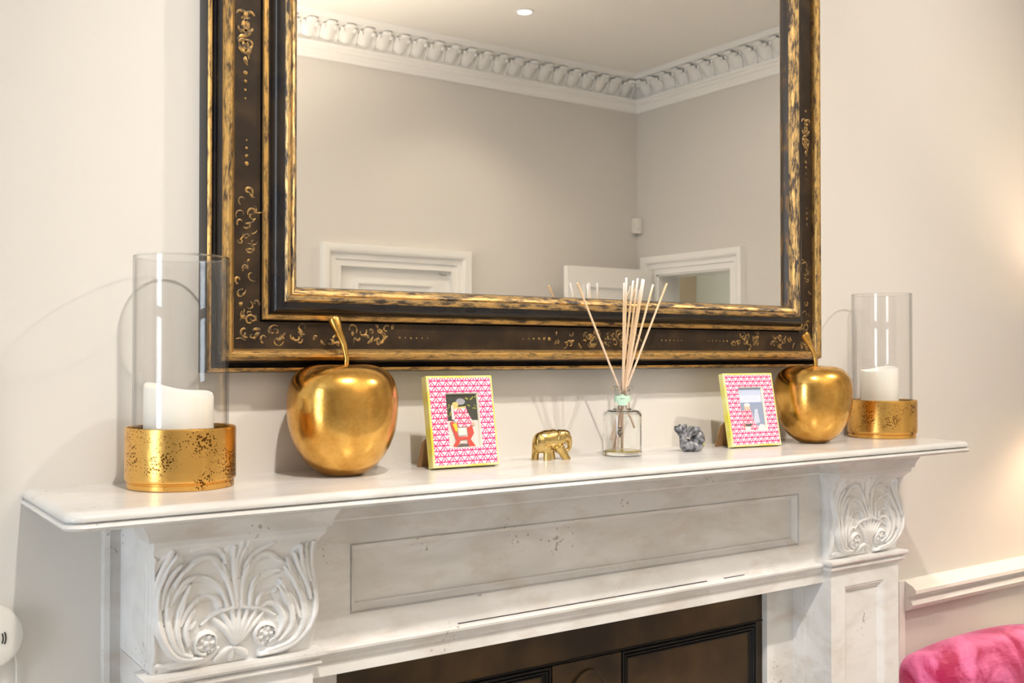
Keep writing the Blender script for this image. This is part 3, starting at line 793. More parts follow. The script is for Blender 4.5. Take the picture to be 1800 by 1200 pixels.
# dark register plate that closes the hearth opening
RG = thing('hearth_register_plate', (1.06, -.03, .031), 'dark patinated iron plate with moulded panels closing the fireplace opening', 'fire plate')
mb = MB(); mb.box(.60, 1.52, -.058, -.040, .031, 1.012)
obj('back_plate', mb, M['iron'], RG)
def panel_mold(x0, x1, z0, z1):
    y = -.058
    return frame_ring(x0, x1, z0, z1, y, [(0, .0), (.001, -.006), (.004, -.007), (.0055, -.0025), (.007, -.0055), (.0095, -.0055), (.011, -.002), (.0125, -.004), (.0145, -.004), (.016, 0)])
for x0, x1 in ((.655, 1.001), (1.148, 1.474)):
    obj('panel_molding', panel_mold(x0, x1, .2, .927), M['iron_groove'], RG, smooth=20)
mb = MB(); mb.box(1.003, 1.146, -.0635, -.058, .18, .9265)
cp = obj('center_plate', mb, M['iron'], RG)
mb = MB(); L = []
for s, y in ((1.0, -.0635), (.985, -.0685), (.93, -.0695), (.90, -.0665), (.5, -.0675)):
    L.append([(1.0745 + .052*s*math.cos(t*2*PI/40), y, .820 + .092*s*math.sin(t*2*PI/40)) for t in range(40)])
mb.loops(L, cap0=False); obj('oval_medallion', mb, M['iron'], cp)
obj('top_joint', MB().box(.60, 1.52, -.0598, -.0575, .9275, .9300), M['iron_groove'], RG)

# ------------------------------------------------------------------ gilt mirror
MX0, MX1, MZ0, MZ1 = 0.455, 1.690, 1.397, 2.66
MR = thing('wall_mirror', ((MX0+MX1)/2, 0, MZ0), 'large mirror in a black and gold moulded frame hanging above the mantel', 'mirror')
BANDS = [
 ('outer_edge', 'ebony', [(0, .0), (0, .026), (.0014, .0300)]),
 ('outer_gilding', 'gilt', [(.0014, .0300), (.0038, .0328), (.0064, .0322)]),
 ('outer_hollow', 'ebony', [(.0064, .0322), (.0072, .0290), (.0105, .0320), (.0113, .0350), (.0122, .0338), (.0165, .0440)]),
 ('gilt_bead', 'gilt', [(.0165, .0440), (.0178, .0510), (.0212, .0556), (.0255, .0566), (.0293, .0538), (.0318, .0470), (.0325, .0430)]),
 ('painted_frieze', 'frieze_dark', [(.0325, .0430), (.0692, .0430)]),
 ('frieze_groove', 'ebony', [(.0692, .0430), (.0704, .0405), (.0716, .0452)]),
 ('gilt_fillet', 'gilt', [(.0716, .0452), (.0728, .0480), (.0786, .0488)]),
 ('dark_cushion', 'ebony', [(.0786, .0488), (.0796, .0530), (.0835, .0595), (.0885, .0640), (.0925, .0655), (.0958, .0655)]),
 ('inner_gilding', 'gilt_inner', [(.0958, .0655), (.0984, .0682), (.1020, .0684), (.1045, .0655), (.1054, .0632), (.1068, .0646), (.1100, .0630), (.1130, .0602), (.1160, .0565)]),
 ('rebate', 'rebate', [(.1160, .0565), (.1168, .0525), (.1182, .0460)]),
]
frz = None
for nm, mt, prof in BANDS:
    mb = MB()
    mb.loops([rect(MX0+q, MX1-q, MZ0+q, MZ1-q, -h) for q, h in prof], True, False, False)
    if mt + '_h' in M:
        mb.m = [(k % 4) % 2 for k in range(len(mb.f))]           # bottom/top rails, then the two stiles
        o = obj(nm, mb, [M[mt + '_h'], M[mt + '_v']], MR, smooth=40)
    else: o = obj(nm, mb, M[mt], MR, smooth=40)
    if nm == 'painted_frieze': frz = o
obj('backing_board', MB().box(MX0+.002, MX1-.002, -.024, -.0005, MZ0+.002, MZ1-.002), M['ebony'], MR)
obj('mirror_glass', MB().box(MX0+.114, MX1-.114, -.0465, -.0410, MZ0+.114, MZ1-.114), M['mirror'], MR, smooth=0)

# gold ornament painted on the frieze, a hair proud of the lacquer
YO = -.0434
rg = random.Random(11)
def scroll(mb, x, z, r, a0, turns, wd, flip=1):
    n = 14; pts = []; rad = []
    for i in range(n):
        t = i/(n-1); rr = r*(1 - .72*t); a = a0 + flip*turns*2*PI*t
        pts.append((x + rr*math.cos(a), YO, z + rr*math.sin(a))); rad.append(wd*(.35 + .65*math.sin(PI*min(1, .15 + t*.85))))
    mb.tube(pts, rad, 6, flat=(0, 1, 0))
def leafb(mb, x, z, l, a, wd):
    pts = [(x + l*t*math.cos(a + .6*t), YO, z + l*t*math.sin(a + .6*t)) for t in (0, .25, .5, .75, 1)]
    mb.tube(pts, [wd*.3, wd, wd*1.1, wd*.7, wd*.15], 6, flat=(0, 1, 0))
def dots(pts, r0, r1):
    mb = MB()
    for i, (x, z) in enumerate(pts):
        r = r0 + (r1 - r0)*i/max(1, len(pts)-1)
        mb.ell((x, YO, z), (r, .0006, r), n=10, m=6)
    obj('painted_dots', mb, M['paint_gold'], frz)
def foliage(x0, x1, z0, z1, n, dens=1.0):
    mb = MB()
    for k in range(n):
        x = rg.uniform(x0, x1); z = rg.uniform(z0, z1); q = rg.random()
        if q < .5: scroll(mb, x, z, rg.uniform(.004, .009), rg.uniform(0, 6.3), rg.uniform(.5, .95), rg.uniform(.0008, .0017), rg.choice((-1, 1)))
        else: leafb(mb, x, z, rg.uniform(.006, .016), rg.uniform(0, 6.3), rg.uniform(.0010, .0026)*dens)
    obj('painted_foliage', mb, M['paint_gold'], frz)
zb = MZ0 + .051
foliage(.492, .520, 1.440, 1.50, 14); foliage(.492, .517, 1.50, 1.655, 26, .7)
foliage(.520, .725, 1.436, 1.460, 44); dots([(.738 + .0095*i, zb - .002) for i in range(6)], .0019, .0011)
dots([(.960 + .0105*i, zb - .001) for i in range(6)], .0011, .0030); foliage(1.026, 1.215, 1.436, 1.460, 46)
dots([(1.305 - .0095*i, zb - .001) for i in range(6)], .0009, .0017)
dots([(1.372 + .0095*i, zb - .001) for i in range(6)], .0009, .0017); foliage(1.435, 1.650, 1.436, 1.460, 46)
foliage(1.628, 1.652, 1.47, 1.62, 20, .7)
for xs_ in (.503, 1.640):
    mb = MB()
    for s in (-1, 1):
        scroll(mb, xs_ + s*.006, 1.862, .012, PI/2, .75, .0030, s); scroll(mb, xs_ + s*.006, 1.838, .011, -PI/2, .75, .0028, -s)
        leafb(mb, xs_ + s*.003, 1.850, .016, PI/2 + s*1.4, .0028); leafb(mb, xs_ + s*.010, 1.838, .020, -PI/2 - s*.55 - .3, .0026)
        scroll(mb, xs_ + s*.005, 1.878, .007, 0 if s > 0 else PI, .6, .0022, s)
    leafb(mb, xs_, 1.822, .012, -PI/2 - .3, .003); leafb(mb, xs_, 1.872, .014, PI/2 - .3, .003)
    obj('painted_cartouche', mb, M['paint_gold'], frz)
    dots([(xs_, 1.800 - .0115*i) for i in range(4)], .0032, .0014); dots([(xs_, 1.900)], .003, .003)
    dots([(xs_ + .002, 1.678 + .0105*i) for i in range(4)], .003, .0014)

# ------------------------------------------------------------------ things on the mantel shelf
ZT = 1.2561
def holder(loc, label):
    t = thing('candle_holder', loc, label, 'candle holder', 'hurricane candle holders on the mantel')
    mb = MB(); mb.lathe([(.0635, 0), (.0648, .0012), (.0650, .0065), (.0640, .0075), (.0640, .0085), (.0668, .0100), (.0673, .0125), (.0673, .0722), (.0667, .0748), (.0655, .0755), (.0642, .0748), (.0636, .071), (.0636, .0100)], n=96)
    obj('gold_base', mb, M['pitted'], t, local=True, smooth=40)
    mb = MB(); mb.lathe([(.0583, .0104), (.0583, .2872), (.0560, .2872), (.0560, .0104)], n=96, ring=True)
    g = obj('glass_cylinder', mb, M['glass'], t, local=True, smooth=40)
    mb = MB(); mb.lathe([(.05715 + .00125*math.cos(2*PI*i/10), .2875 + .00125*math.sin(2*PI*i/10)) for i in range(10)], n=96, ring=True)
    obj('polished_rim', mb, M['thick_glass'], g, local=True, smooth=80)
    return t
def candle(loc, r, h, a0, dip, label):
    def wob(k, a):
        if k < 4: return 0
        return dip*(math.cos(a - a0)*.75 + .25*math.sin(3*a + 1))*(1 if k < 7 else .5)
    base = (loc[0], loc[1], loc[2] + .0103)
    t = thing('pillar_candle', base, label, 'candle', 'pillar candles in the glass holders')
    mb = MB(); mb.lathe([(r*.96, 0), (r, .003), (r, h*.4), (r*1.0, h*.62), (r*.995, h*.97), (r*.97, h*.995), (r*.92, h*.985), (r*.84, h*.90), (r*.5, h*.86), (r*.1, h*.855)], n=56, wob=wob)
    obj('wax_body', mb, M['wax'], t, local=True, smooth=50)
    mb = MB(); mb.tube([(0, 0, h*.84), (.001, 0, h*.84+.008), (.004, .001, h*.84+.013)], [.0014, .0013, .0010], 8)
    obj('wick', mb, M['wick'], t, local=True)
HL, HR = (.4085, -.0765, ZT), (1.8215, -.0830, ZT)
holder(HL, 'gold-based glass candle holder at the left end of the shelf'); holder(HR, 'gold-based glass candle holder at the right end of the shelf')
candle((HL[0]-.003, HL[1], HL[2]), .0425, .112, math.radians(150), .009, 'melted ivory pillar candle inside the left glass cylinder')
candle((HR[0]-.000, HR[1]+.006, HR[2]), .0375, .128, math.radians(-10), .006, 'ivory pillar candle inside the right glass cylinder')

AP = [(.18, .012), (.27, 0), (.42, .05), (.63, .21), (.81, .46), (.93, .76), (.985, 1.06), (1.0, 1.33), (.985, 1.54), (.93, 1.73), (.83, 1.87), (.68, 1.975), (.5, 2.025), (.34, 2.02), (.19, 1.95), (.08, 1.83), (.02, 1.78)]
def catmull(P, k=4):
    P = [np.array(p, float) for p in P]; out = []
    for i in range(len(P)-1):
        p0, p1, p2, p3 = P[max(i-1, 0)], P[i], P[i+1], P[min(i+2, len(P)-1)]
        for j in range(k):
            t = j/k
            out.append(.5*((2*p1) + (p2-p0)*t + (2*p0-5*p1+4*p2-p3)*t*t + (3*p1-p0-3*p2+p3)*t**3))
    out.append(P[-1]); return out
def apple(loc, R, sh, label):
    t = thing('gold_apple', loc, label, 'apple ornament', 'gold apple ornaments')
    n = 72; L = []
    for r, z in catmull(AP):
        L.append([(R*r*(1 + .010*math.cos(2*a + .6) + .006*math.cos(5*a)*min(1, z))*math.cos(a), R*r*(1 + .010*math.cos(2*a + .6) + .006*math.cos(5*a)*min(1, z))*math.sin(a), max(0, R*z*.985 + .004*R*math.cos(a*5)*max(0, z-1.6))) for a in [2*PI*i/n for i in range(n)]])
    mb = MB(); mb.loops(L); obj('apple_body', mb, M['apple'], t, local=True, smooth=60)
    d = Vector((.82, -.57, 0)); k = R/.0758
    pts = [Vector((0, 0, 1.76*R)), d*.0045*k + Vector((0, 0, 1.95*R)), d*.0050*k + Vector((0, 0, 2.12*R)), d*.0015*k + Vector((0, 0, 2.36*R)), d*-.0060*k*sh + Vector((0, 0, 2.60*R)), d*-.0120*k*sh + Vector((0, 0, 2.80*R)), d*-.0140*k*sh + Vector((0, 0, 2.835*R))]
    mb = MB(); mb.tube(pts, [q*k for q in (.0036, .0036, .0037, .0042, .0056, .0088, .0080)], 16)
    obj('stem', mb, M['apple'], t, local=True, smooth=60)
apple((.630, -.0800, ZT), .0758, 1.0, 'large gold apple ornament between left holder and pink photo frame')
apple((1.596, -.0944, ZT), .0724, 1.25, 'gold apple ornament behind the right-hand pink photo frame')

# pink photo frames
def rlxz(x0, x1, z0, z1, y): return [(x0, y, z0), (x1, y, z0), (x1, y, z1), (x0, y, z1)]
def photo_frame(loc, ang, tilt, W, Hh, T, shapes, cols, label):
    t = thing('photo_frame', loc, label, 'photo frame', 'pink patterned photo frames')
    t.rotation_euler = (-tilt, 0, ang)
    tri = triangle_print('pink_triangle_print', W, Hh)
    ox0, ox1, oz0, oz1 = .265*W, .762*W, .205*Hh, .808*Hh
    mb = MB(); i = .0032
    mb.loops([rlxz(0, W, 0, Hh, 0), rlxz(0, W, 0, Hh, -T+.0012), rlxz(.001, W-.001, .001, Hh-.001, -T), rlxz(i, W-i, i, Hh-i, -T), rlxz(i, W-i, i, Hh-i, -T+.004)], cap1=False)
    obj('frame_border', mb, M['yellow'], t, local=True, smooth=20, label='yellow lacquered edge')
    mb = MB(); mb.loops([rlxz(i, W-i, i, Hh-i, -T+.004), rlxz(i, W-i, i, Hh-i, -T-.0002), rlxz(ox0, ox1, oz0, oz1, -T-.0002)], cap0=False, cap1=False)
    obj('patterned_face', mb, tri, t, local=True, smooth=0, label='white face printed with pink triangles')
    mb = MB(); e = .0016
    mb.loops([rlxz(ox0, ox1, oz0, oz1, -T-.0002), rlxz(ox0+e, ox1-e, oz0+e, oz1-e, -T+.0038), rlxz(ox0+e, ox1-e, oz0+e, oz1-e, -T+.0050)], cap0=False, cap1=False)
    obj('opening_edge', mb, M['ivory'], t, local=True, smooth=0)
    # the flat print inside
    mats = []; mb = MB(); y = -T + .0048
    for k, (ci, poly) in enumerate(shapes):
        m = tri if ci == 'tri' else cols[ci]
        if m not in mats: mats.append(m)
        mb.cur = mats.index(m)
        kx, kz = ox1 - ox0, oz1 - oz0
        mb.add([(ox0 + p[0]*kx, y - .00006*k, oz0 + p[1]*kz) for p in poly], [tuple(range(len(poly)))])
    obj('photo_print', mb, mats, t, local=True, smooth=0, label='small colour photograph of a seated person' if 'red' in cols else 'small colour photograph of a person by the sea')
    mb = MB(); mb.box(ox0, ox1, -T+.0022, -T+.0026, oz0, oz1); obj('glazing', mb, M['pane'], t, local=True, smooth=0)
    # easel flap: local space is tilted back with the frame, so the foot is turned to stand on the shelf
    mb = MB(); ct, st = math.cos(tilt), math.sin(tilt)
    def wl(x, yy, zz): return (x, yy*ct - zz*st, yy*st + zz*ct)      # upright shelf axes -> tilted local axes
    foot = .034
    prof = [(-.001, 0), (.058, 0), (.058, .036), (.046, .050), (.012, .050), (-.001, .037)]
    def yat(z): return foot - (foot + .002 - .050*st/ct*1.0 - .006)*z/.050
    L = [[wl(x, yat(z) + dy, z + .0003) for x, z in prof] for dy in (0, .0025)]
    mb.loops(L); obj('easel_flap', mb, M['kraft'], t, local=True, smooth=0, label='brown card easel flap')
    return t
def el(cx, cz, rx, rz, n=14, a=0): return [(cx + rx*math.cos(2*PI*i/n)*math.cos(a) - rz*math.sin(2*PI*i/n)*math.sin(a), cz + rx*math.cos(2*PI*i/n)*math.sin(a) + rz*math.sin(2*PI*i/n)*math.cos(a)) for i in range(n)]
c1 = {'dark': flat('print_dark', (.035, .04, .03)), 'leaf': flat('print_leaf', (.42, .45, .05)), 'ground': flat('print_ground', (.82, .74, .70)), 'hat': flat('print_grey', (.40, .40, .46)),
      'hair': flat('print_straw', (.75, .62, .22)), 'skin': flat('print_skin', (.78, .52, .40)), 'red': flat('print_red', (.68, .07, .05)), 'sun': flat('print_yellow', (.82, .66, .03)),
      'white': flat('print_white', (.88, .84, .80)), 'shade': flat('print_shade', (.13, .10, .10))}
rr = random.Random(5)
sh1 = [('dark', [(0, .44), (1, .44), (1, 1), (0, 1)]), ('ground', [(0, 0), (1, 0), (1, .50), (0, .50)])]
for k in range(16):
    left = k % 2; sh1.append(('leaf', el(rr.uniform(.02, .22) if left else rr.uniform(.60, .95), rr.uniform(.60, .86) if left else rr.uniform(.68, .97), rr.uniform(.02, .06), rr.uniform(.008, .018), 7, rr.uniform(-.8, .8))))
sh1 += [('white', [(.17, .78), (.30, .78), (.30, .50), (.17, .52)]), ('hat', el(.47, .845, .14, .06)), ('hair', el(.30, .79, .10, .05)), ('tri', [(.23, .74), (.62, .74), (.68, .62), (.80, .47), (.70, .38), (.34, .38), (.25, .50)]),
        ('hair', [(.24, .74), (.62, .76), (.62, .73), (.24, .71)]), ('red', [(.10, .47), (.20, .50), (.28, .33), (.33, .18), (.36, .12), (.27, .02), (.40, .0), (.22, .0), (.14, .04), (.24, .14), (.20, .24), (.14, .36)]),
        ('red', [(.60, .37), (.76, .40), (.80, .26), (.68, .15), (.82, .03), (.80, 0), (.60, 0), (.58, .14), (.62, .26)]), ('red', [(.30, .20), (.62, .20), (.60, .15), (.34, .14)]),
        ('sun', [(.17, .44), (.30, .46), (.32, .32), (.25, .30)]), ('white', [(.32, .36), (.58, .36), (.57, .24), (.33, .22)]), ('skin', [(.74, .46), (.86, .44), (.84, .40), (.74, .40)]),
        ('shade', [(.18, 0), (.66, 0), (.58, .07), (.36, .08)])]
photo_frame((.7615, -.0885, ZT), math.radians(-3.0), math.radians(10.5), .1105, .1340, .0155, sh1, c1, 'pink patterned photo frame with a red figure, beside the left gold apple')
c2 = {'sky': flat('print_sky', (.62, .70, .90)), 'sky2': flat('print_sky_low', (.74, .80, .95)), 'sea': flat('print_sea', (.33, .40, .56)), 'line': flat('print_horizon', (.28, .36, .62)), 'cloud': flat('print_foam', (.66, .72, .86)),
      'white': flat('print_white_b', (.86, .84, .84)), 'skin': flat('print_skin_b', (.80, .58, .42)), 'shade': flat('print_shade_b', (.10, .11, .09)), 'rust': flat('print_rust', (.60, .22, .18)), 'top': flat('print_sky_top', (.45, .54, .78))}
sh2 = [('sky', [(0, 0), (1, 0), (1, 1), (0, 1)]), ('top', [(0, .94), (1, .94), (1, 1), (0, 1)]), ('sky2', [(0, .60), (1, .60), (1, .82), (0, .82)]), ('sea', [(0, .1), (1, .1), (1, .64), (0, .64)]), ('line', [(0, .635), (1, .635), (1, .655), (0, .655)]),
       ('cloud', [(.50, .15), (.64, .5), (.74, .5), (.78, .2)]), ('white', [(.55, 0), (1, 0), (1, .13), (.78, .16)]), ('skin', el(.33, .55, .12, .09)), ('white', el(.34, .60, .13, .045)), ('skin', [(.18, .46), (.48, .46), (.42, .54), (.25, .54)]),
       ('tri', [(0, .47), (.42, .50), (.50, .44), (.52, .20), (.70, .10), (.60, 0), (0, 0)]), ('rust', [(.10, .20), (.22, .16), (.16, .10), (.08, .12)]), ('shade', [(.16, .17), (.46, .17), (.42, .13), (.30, .11), (.18, .12)]), ('white', [(.14, .11), (.36, .10), (.34, 0), (.16, .0)])]
photo_frame((1.3740, -.0885, ZT), math.radians(-6.4), math.radians(11.6), .1145, .1326, .0125, sh2, c2, 'pink patterned photo frame with a blue seaside picture, beside the right gold apple')

# brass elephant
EL = thing('elephant_figurine', (.9925, -.0740, ZT), 'small polished brass elephant figurine with lowered curled trunk, left of the reed bottle', 'figurine')
EL.rotation_euler = (0, 0, math.radians(-9))
def ep(x, z, y=0): return ((x-720)*6.7e-5, y, (1060-z)*6.05e-5)
mb = MB()
mb.ell(ep(640, 540), (.0240, .0132, .0160)); mb.ell(ep(760, 500), (.0150, .0122, .0142)); mb.ell(ep(940, 470), (.0110, .0105, .0118)); mb.ell(ep(430, 610), (.0128, .0122, .0168)); mb.ell(ep(840, 560), (.0125, .0125, .0150)); mb.ell(ep(1050, 455), (.0120, .0098, .0105)); mb.ell(ep(1120, 440), (.0072, .0080, .0085))
mb.tube([ep(1110, 430), ep(1185, 520), ep(1215, 640), ep(1215, 740), ep(1180, 825), ep(1110, 850), ep(1040, 815)], [.0068, .0058, .0045, .0038, .0034, .0031, .0026], 12)
mb.tube([ep(545, 700, -.0068), ep(560, 850, -.0072), ep(560, 1090, -.0072)], [.0085, .0062, .0064], 12)
mb.tube([ep(400, 720, .0070), ep(360, 860, .0072), ep(345, 1090, .0072)], [.0085, .0060, .0060], 12)
mb.tube([ep(870, 700, -.0066), ep(960, 850, -.0070), ep(1075, 1040, -.0070), ep(1100, 1090, -.0070)], [.0088, .0070, .0062, .0064], 12)
mb.tube([ep(760, 700, .0066), ep(770, 850, .0070), ep(800, 1090, .0070)], [.0085, .0060, .0062], 12)
mb.tube([ep(800, 820, -.0066), ep(900, 780, -.004)], [.004, .007], 8)
eb = remeshed(mb, .00075, 4, 'elephant_body', M['brass'], EL)
for v in eb.data.vertices:
    if v.co.z < .0002: v.co.z = 0.0
for s in (-1, 1):
    mb = MB(); mb.ell(ep(930, 470, s*.0118), (.0070, .0026, .0100), (s*.12, .35, s*.20), 20, 12)
    obj('ear', mb, M['brass'], EL, local=True, smooth=60)
    mb = MB(); mb.tube([ep(1040, 590, s*.0058), ep(1110, 640, s*.0066), ep(1180, 690, s*.0070)], [.0016, .0013, .0005], 8)
    obj('tusk', mb, M['brass'], EL, local=True, smooth=60)
    mb = MB(); mb.ell(ep(1100, 470, s*.0086), (.0011, .0008, .0011), n=8, m=6); obj('eye', mb, M['ink'], EL, local=True, smooth=60)
mb = MB(); mb.tube([ep(268, 520), ep(238, 640), ep(250, 800), ep(262, 900)], [.0016, .0013, .0012, .0016], 8); obj('tail', mb, M['brass'], EL, local=True, smooth=60)

# grey stone figurine
ST = thing('stone_figurine', (1.2790, -.0965, ZT), 'small mottled grey stone animal figurine with upturned fan tail, right of the reed bottle', 'figurine')
ST.rotation_euler = (0, 0, math.radians(-22))
def sp_(x, z, y=0): return ((x-840)*6.7e-5, y, (995-z)*6.5e-5)
mb = MB()
mb.ell(sp_(975, 700), (.0128, .0140, .0192)); mb.ell(sp_(690, 840), (.0130, .0130, .0115)); mb.ell(sp_(850, 860), (.0190, .0145, .0105))
mb.tube([sp_(620, 820), sp_(575, 680), sp_(565, 580), sp_(530, 480)], [.0085, .0062, .0060, .0085], 12)
for (x, z, a, yy) in ((410, 420, -.55, -.002), (480, 390, -.2, -.005), (610, 385, .3, -.001)):
    mb.ell(sp_(x, z, yy), (.0046, .0060, .0080), (0, a, 0), 12, 8)
mb.loops([[sp_(p[0], p[1], y) for p in ((625, 610), (690, 440), (790, 325), (960, 340), (965, 380), (850, 520), (720, 590))] for y in (-.0165, .006)])
stone = remeshed(mb, .0008, 3, 'figurine_body', M['stone'], ST)
for v in stone.data.vertices:
    if v.co.z < .0004: v.co.z = 0.0
mb = MB(); mb.ell(sp_(1085, 800, -.0098), (.0016, .0016, .0034), n=10, m=8); obj('ochre_fleck', mb, M['ochre'], ST, local=True, smooth=60)

# reed diffuser
BT = (1.1345, -.0810, ZT)
DB = thing('diffuser_bottle', BT, 'clear glass diffuser bottle with mint neck label and black monogram', 'bottle')
BP = [(.0290, 0), (.0310, .0012), (.0318, .0040), (.0318, .0655), (.0311, .0695), (.0288, .0725), (.0240, .0742), (.0165, .0752), (.0136, .0772), (.0130, .0800), (.0128, .1060), (.0136, .1082), (.0172, .1092), (.0180, .1110), (.0176, .1132), (.0150, .1140), (.0108, .1138),
      (.0100, .1110), (.0100, .0790), (.0112, .0752), (.0160, .0728), (.0255, .0712), (.0285, .0680), (.0294, .0640), (.0294, .0080), (.0270, .0062), (.0010, .0058)]
mb = MB(); mb.lathe(BP, n=64); obj('bottle_glass', mb, M['thick_glass'], DB, local=True, smooth=40)
mb = MB(); mb.lathe([(.0286, .0066), (.0286, .0090)], n=48); obj('oil_residue', mb, M['oil'], DB, local=True)
ACAM = math.atan2(-1.40 - BT[1], -BT[0])
mb = MB(); L = []
for k in range(41):
    a = ACAM - PI + 2*PI*k/40 if False else ACAM + (k-20)/40*2*PI*.999
    d = abs(a - ACAM); lo = .0882 - (.0062*max(0, 1 - (d/.75)**4) if d < .75 else 0); hi = .0985 + (.0022*max(0, 1-(d/.3)**2))
    L.append([(.0134*math.cos(a), .0134*math.sin(a), lo), (.0134*math.cos(a), .0134*math.sin(a), hi)])
mb.loops(L, closed=False, cap0=False, cap1=False)
lab = obj('neck_label', mb, M['mint'], DB, local=True, smooth=0)
def on_cyl(r, s, h, a0): a = a0 + s/r; return (r*math.cos(a), r*math.sin(a), h)
mb = MB()
for k in range(6):
    s0 = -.0035 + k*.0012
    mb.add([on_cyl(.01352, s0, .0930, ACAM), on_cyl(.01352, s0+.0008, .0930, ACAM), on_cyl(.01352, s0+.0008, .0940, ACAM), on_cyl(.01352, s0, .0940, ACAM)], [(0, 1, 2, 3)])
obj('label_print', mb, M['ink'], lab, local=True, smooth=0)
# the T over G monogram
mb = MB(); AM = ACAM - .125
def strip(pts, wd):
    vs = []; n = len(pts)
    for i, (s, h) in enumerate(pts):
        ds = pts[min(i+1, n-1)][0] - pts[max(i-1, 0)][0]; dh = pts[min(i+1, n-1)][1] - pts[max(i-1, 0)][1]; l = math.hypot(ds, dh) or 1
        w_ = wd[i] if isinstance(wd, list) else wd
        vs += [on_cyl(.03192, s - dh/l*w_, h + ds/l*w_, AM), on_cyl(.03192, s + dh/l*w_, h - ds/l*w_, AM)]
    mb.add(vs, [(2*i, 2*i+1, 2*i+3, 2*i+2) for i in range(n-1)])
zc = .0400
strip([(0, zc+.0072), (0, zc-.0078)], .00085)
strip([(-.0032, zc+.0072), (.0032, zc+.0072)], .00062)
strip([(-.0032, zc+.0060), (-.0030, zc+.0075)], .00035); strip([(.0032, zc+.0060), (.0030, zc+.0075)], .00035)
strip([(-.0013, zc-.0078), (.0013, zc-.0078)], .00035)
G = [(.0034*math.cos(t), zc - .0006 + .0038*math.sin(t)) for t in [math.radians(42 + 285*i/24) for i in range(25)]]
strip(G, [.00042 + .00050*math.sin(PI*i/24) for i in range(25)])
strip([(.0033, zc-.0032), (.0033, zc-.0006)], .00045); strip([(.0014, zc-.0007), (.0042, zc-.0007)], .00032)
obj('monogram', mb, M['ink'], DB, local=True, smooth=0, label='black T and G monogram')

RM, t_, p_ = nodes('rattan_reed_refraction_tint')
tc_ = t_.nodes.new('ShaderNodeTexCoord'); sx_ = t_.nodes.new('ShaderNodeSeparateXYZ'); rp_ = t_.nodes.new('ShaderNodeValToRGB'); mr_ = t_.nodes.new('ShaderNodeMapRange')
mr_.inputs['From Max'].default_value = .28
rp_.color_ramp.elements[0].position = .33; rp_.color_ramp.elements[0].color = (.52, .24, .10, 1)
e_ = rp_.color_ramp.elements.new(.22); e_.color = (.80, .60, .46, 1)  # pale lower end paints in how the bottle glass refracts the reeds
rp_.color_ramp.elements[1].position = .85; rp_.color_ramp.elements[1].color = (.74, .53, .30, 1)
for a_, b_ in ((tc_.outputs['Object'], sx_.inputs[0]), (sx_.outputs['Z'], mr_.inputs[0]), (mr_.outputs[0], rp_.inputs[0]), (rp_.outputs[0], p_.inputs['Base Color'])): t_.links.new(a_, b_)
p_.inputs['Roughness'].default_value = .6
TIPS = [(1.037, -.085, 1.5364), (1.109, -.115, 1.5375), (1.1096, -.120, 1.5455), (1.1372, -.105, 1.543), (1.1427, -.110, 1.5466), (1.1577, -.105, 1.5466), (1.1474, -.120, 1.5443), (1.2083, -.075, 1.5409), (1.2304, -.085, 1.5431)]
NECK = [(-.0078, -.0010), (-.0035, -.0052), (-.0008, -.0032), (.0004, .0030), (.0030, -.0012), (.0050, .0030), (.0022, -.0058), (.0062, .0005), (.0060, -.0032)]
RL = ['reed leaning far to the left, apart from the bundle', 'upright reed at the left of the bundle, slightly shorter', 'tallest reed at the left of the bundle', 'thin middle reed left of the bundle centre', 'middle reed in the bundle of reeds',
      'reed behind the leaning pair in the bundle', 'reed in front of the leaning pair in the bundle', 'reed leaning right, second from the right', 'reed leaning furthest right in the bottle']
for tip, nk, lb in zip(TIPS, NECK, RL):
    n3 = Vector((BT[0] + nk[0], BT[1] + nk[1], ZT + .1100)); tp = Vector(tip); d = (n3 - tp)/(tp.z - n3.z)
    e = n3.copy()
    while e.z > ZT + .0115 and math.hypot(e.x - BT[0] + d.x*.002, e.y - BT[1] + d.y*.002) < (.0112 if e.z > ZT + .076 else .0270): e = e + d*.002
    mb = MB(); m1 = e.lerp(tp, .3); m2 = e.lerp(tp, .65)
    mb.tube([e, m1, m2, tp], [.00185]*4, 10)
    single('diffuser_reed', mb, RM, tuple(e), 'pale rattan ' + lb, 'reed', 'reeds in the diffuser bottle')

# ------------------------------------------------------------------ pink velvet chair at the right
CH = thing('velvet_chair', (2.10, -.37, 0), 'pink velvet upholstered chair with rounded back below the chair rail', 'chair')
xc, hw = 2.105, .243
out = []
for k in range(6): out.append((xc - hw + .012 - .012*k/5, .40 + (.755-.40)*k/5))
cz = lambda x: .828 - .020*abs((x - xc)/hw)**2.2
for k in range(1, 8):
    t = PI - k/8*PI/2; out.append((xc - hw + .045 + .045*math.cos(t), .757 + (cz(xc-hw+.045) - .757)*math.sin(t)))
for k in range(17):
    x = xc - hw + .045 + (2*hw - .09)*k/16; out.append((x, cz(x)))
for k in range(1, 8):
    t = PI/2 - k/8*PI/2; out.append((xc + hw - .045 + .045*math.cos(t), .757 + (cz(xc+hw-.045) - .757)*math.sin(t)))
for k in range(6): out.append((xc + hw - .012*k/5, .755 - (.755-.40)*k/5))
def inset(P, d):
    n = len(P); Q = []
    for i in range(n):
        a, b = Vector(P[i-1]), Vector(P[(i+1) % n]); t = (b - a).normalized(); nrm = Vector((t.y, -t.x))
        Q.append((P[i][0] + nrm.x*d, P[i][1] + nrm.y*d))
    return Q
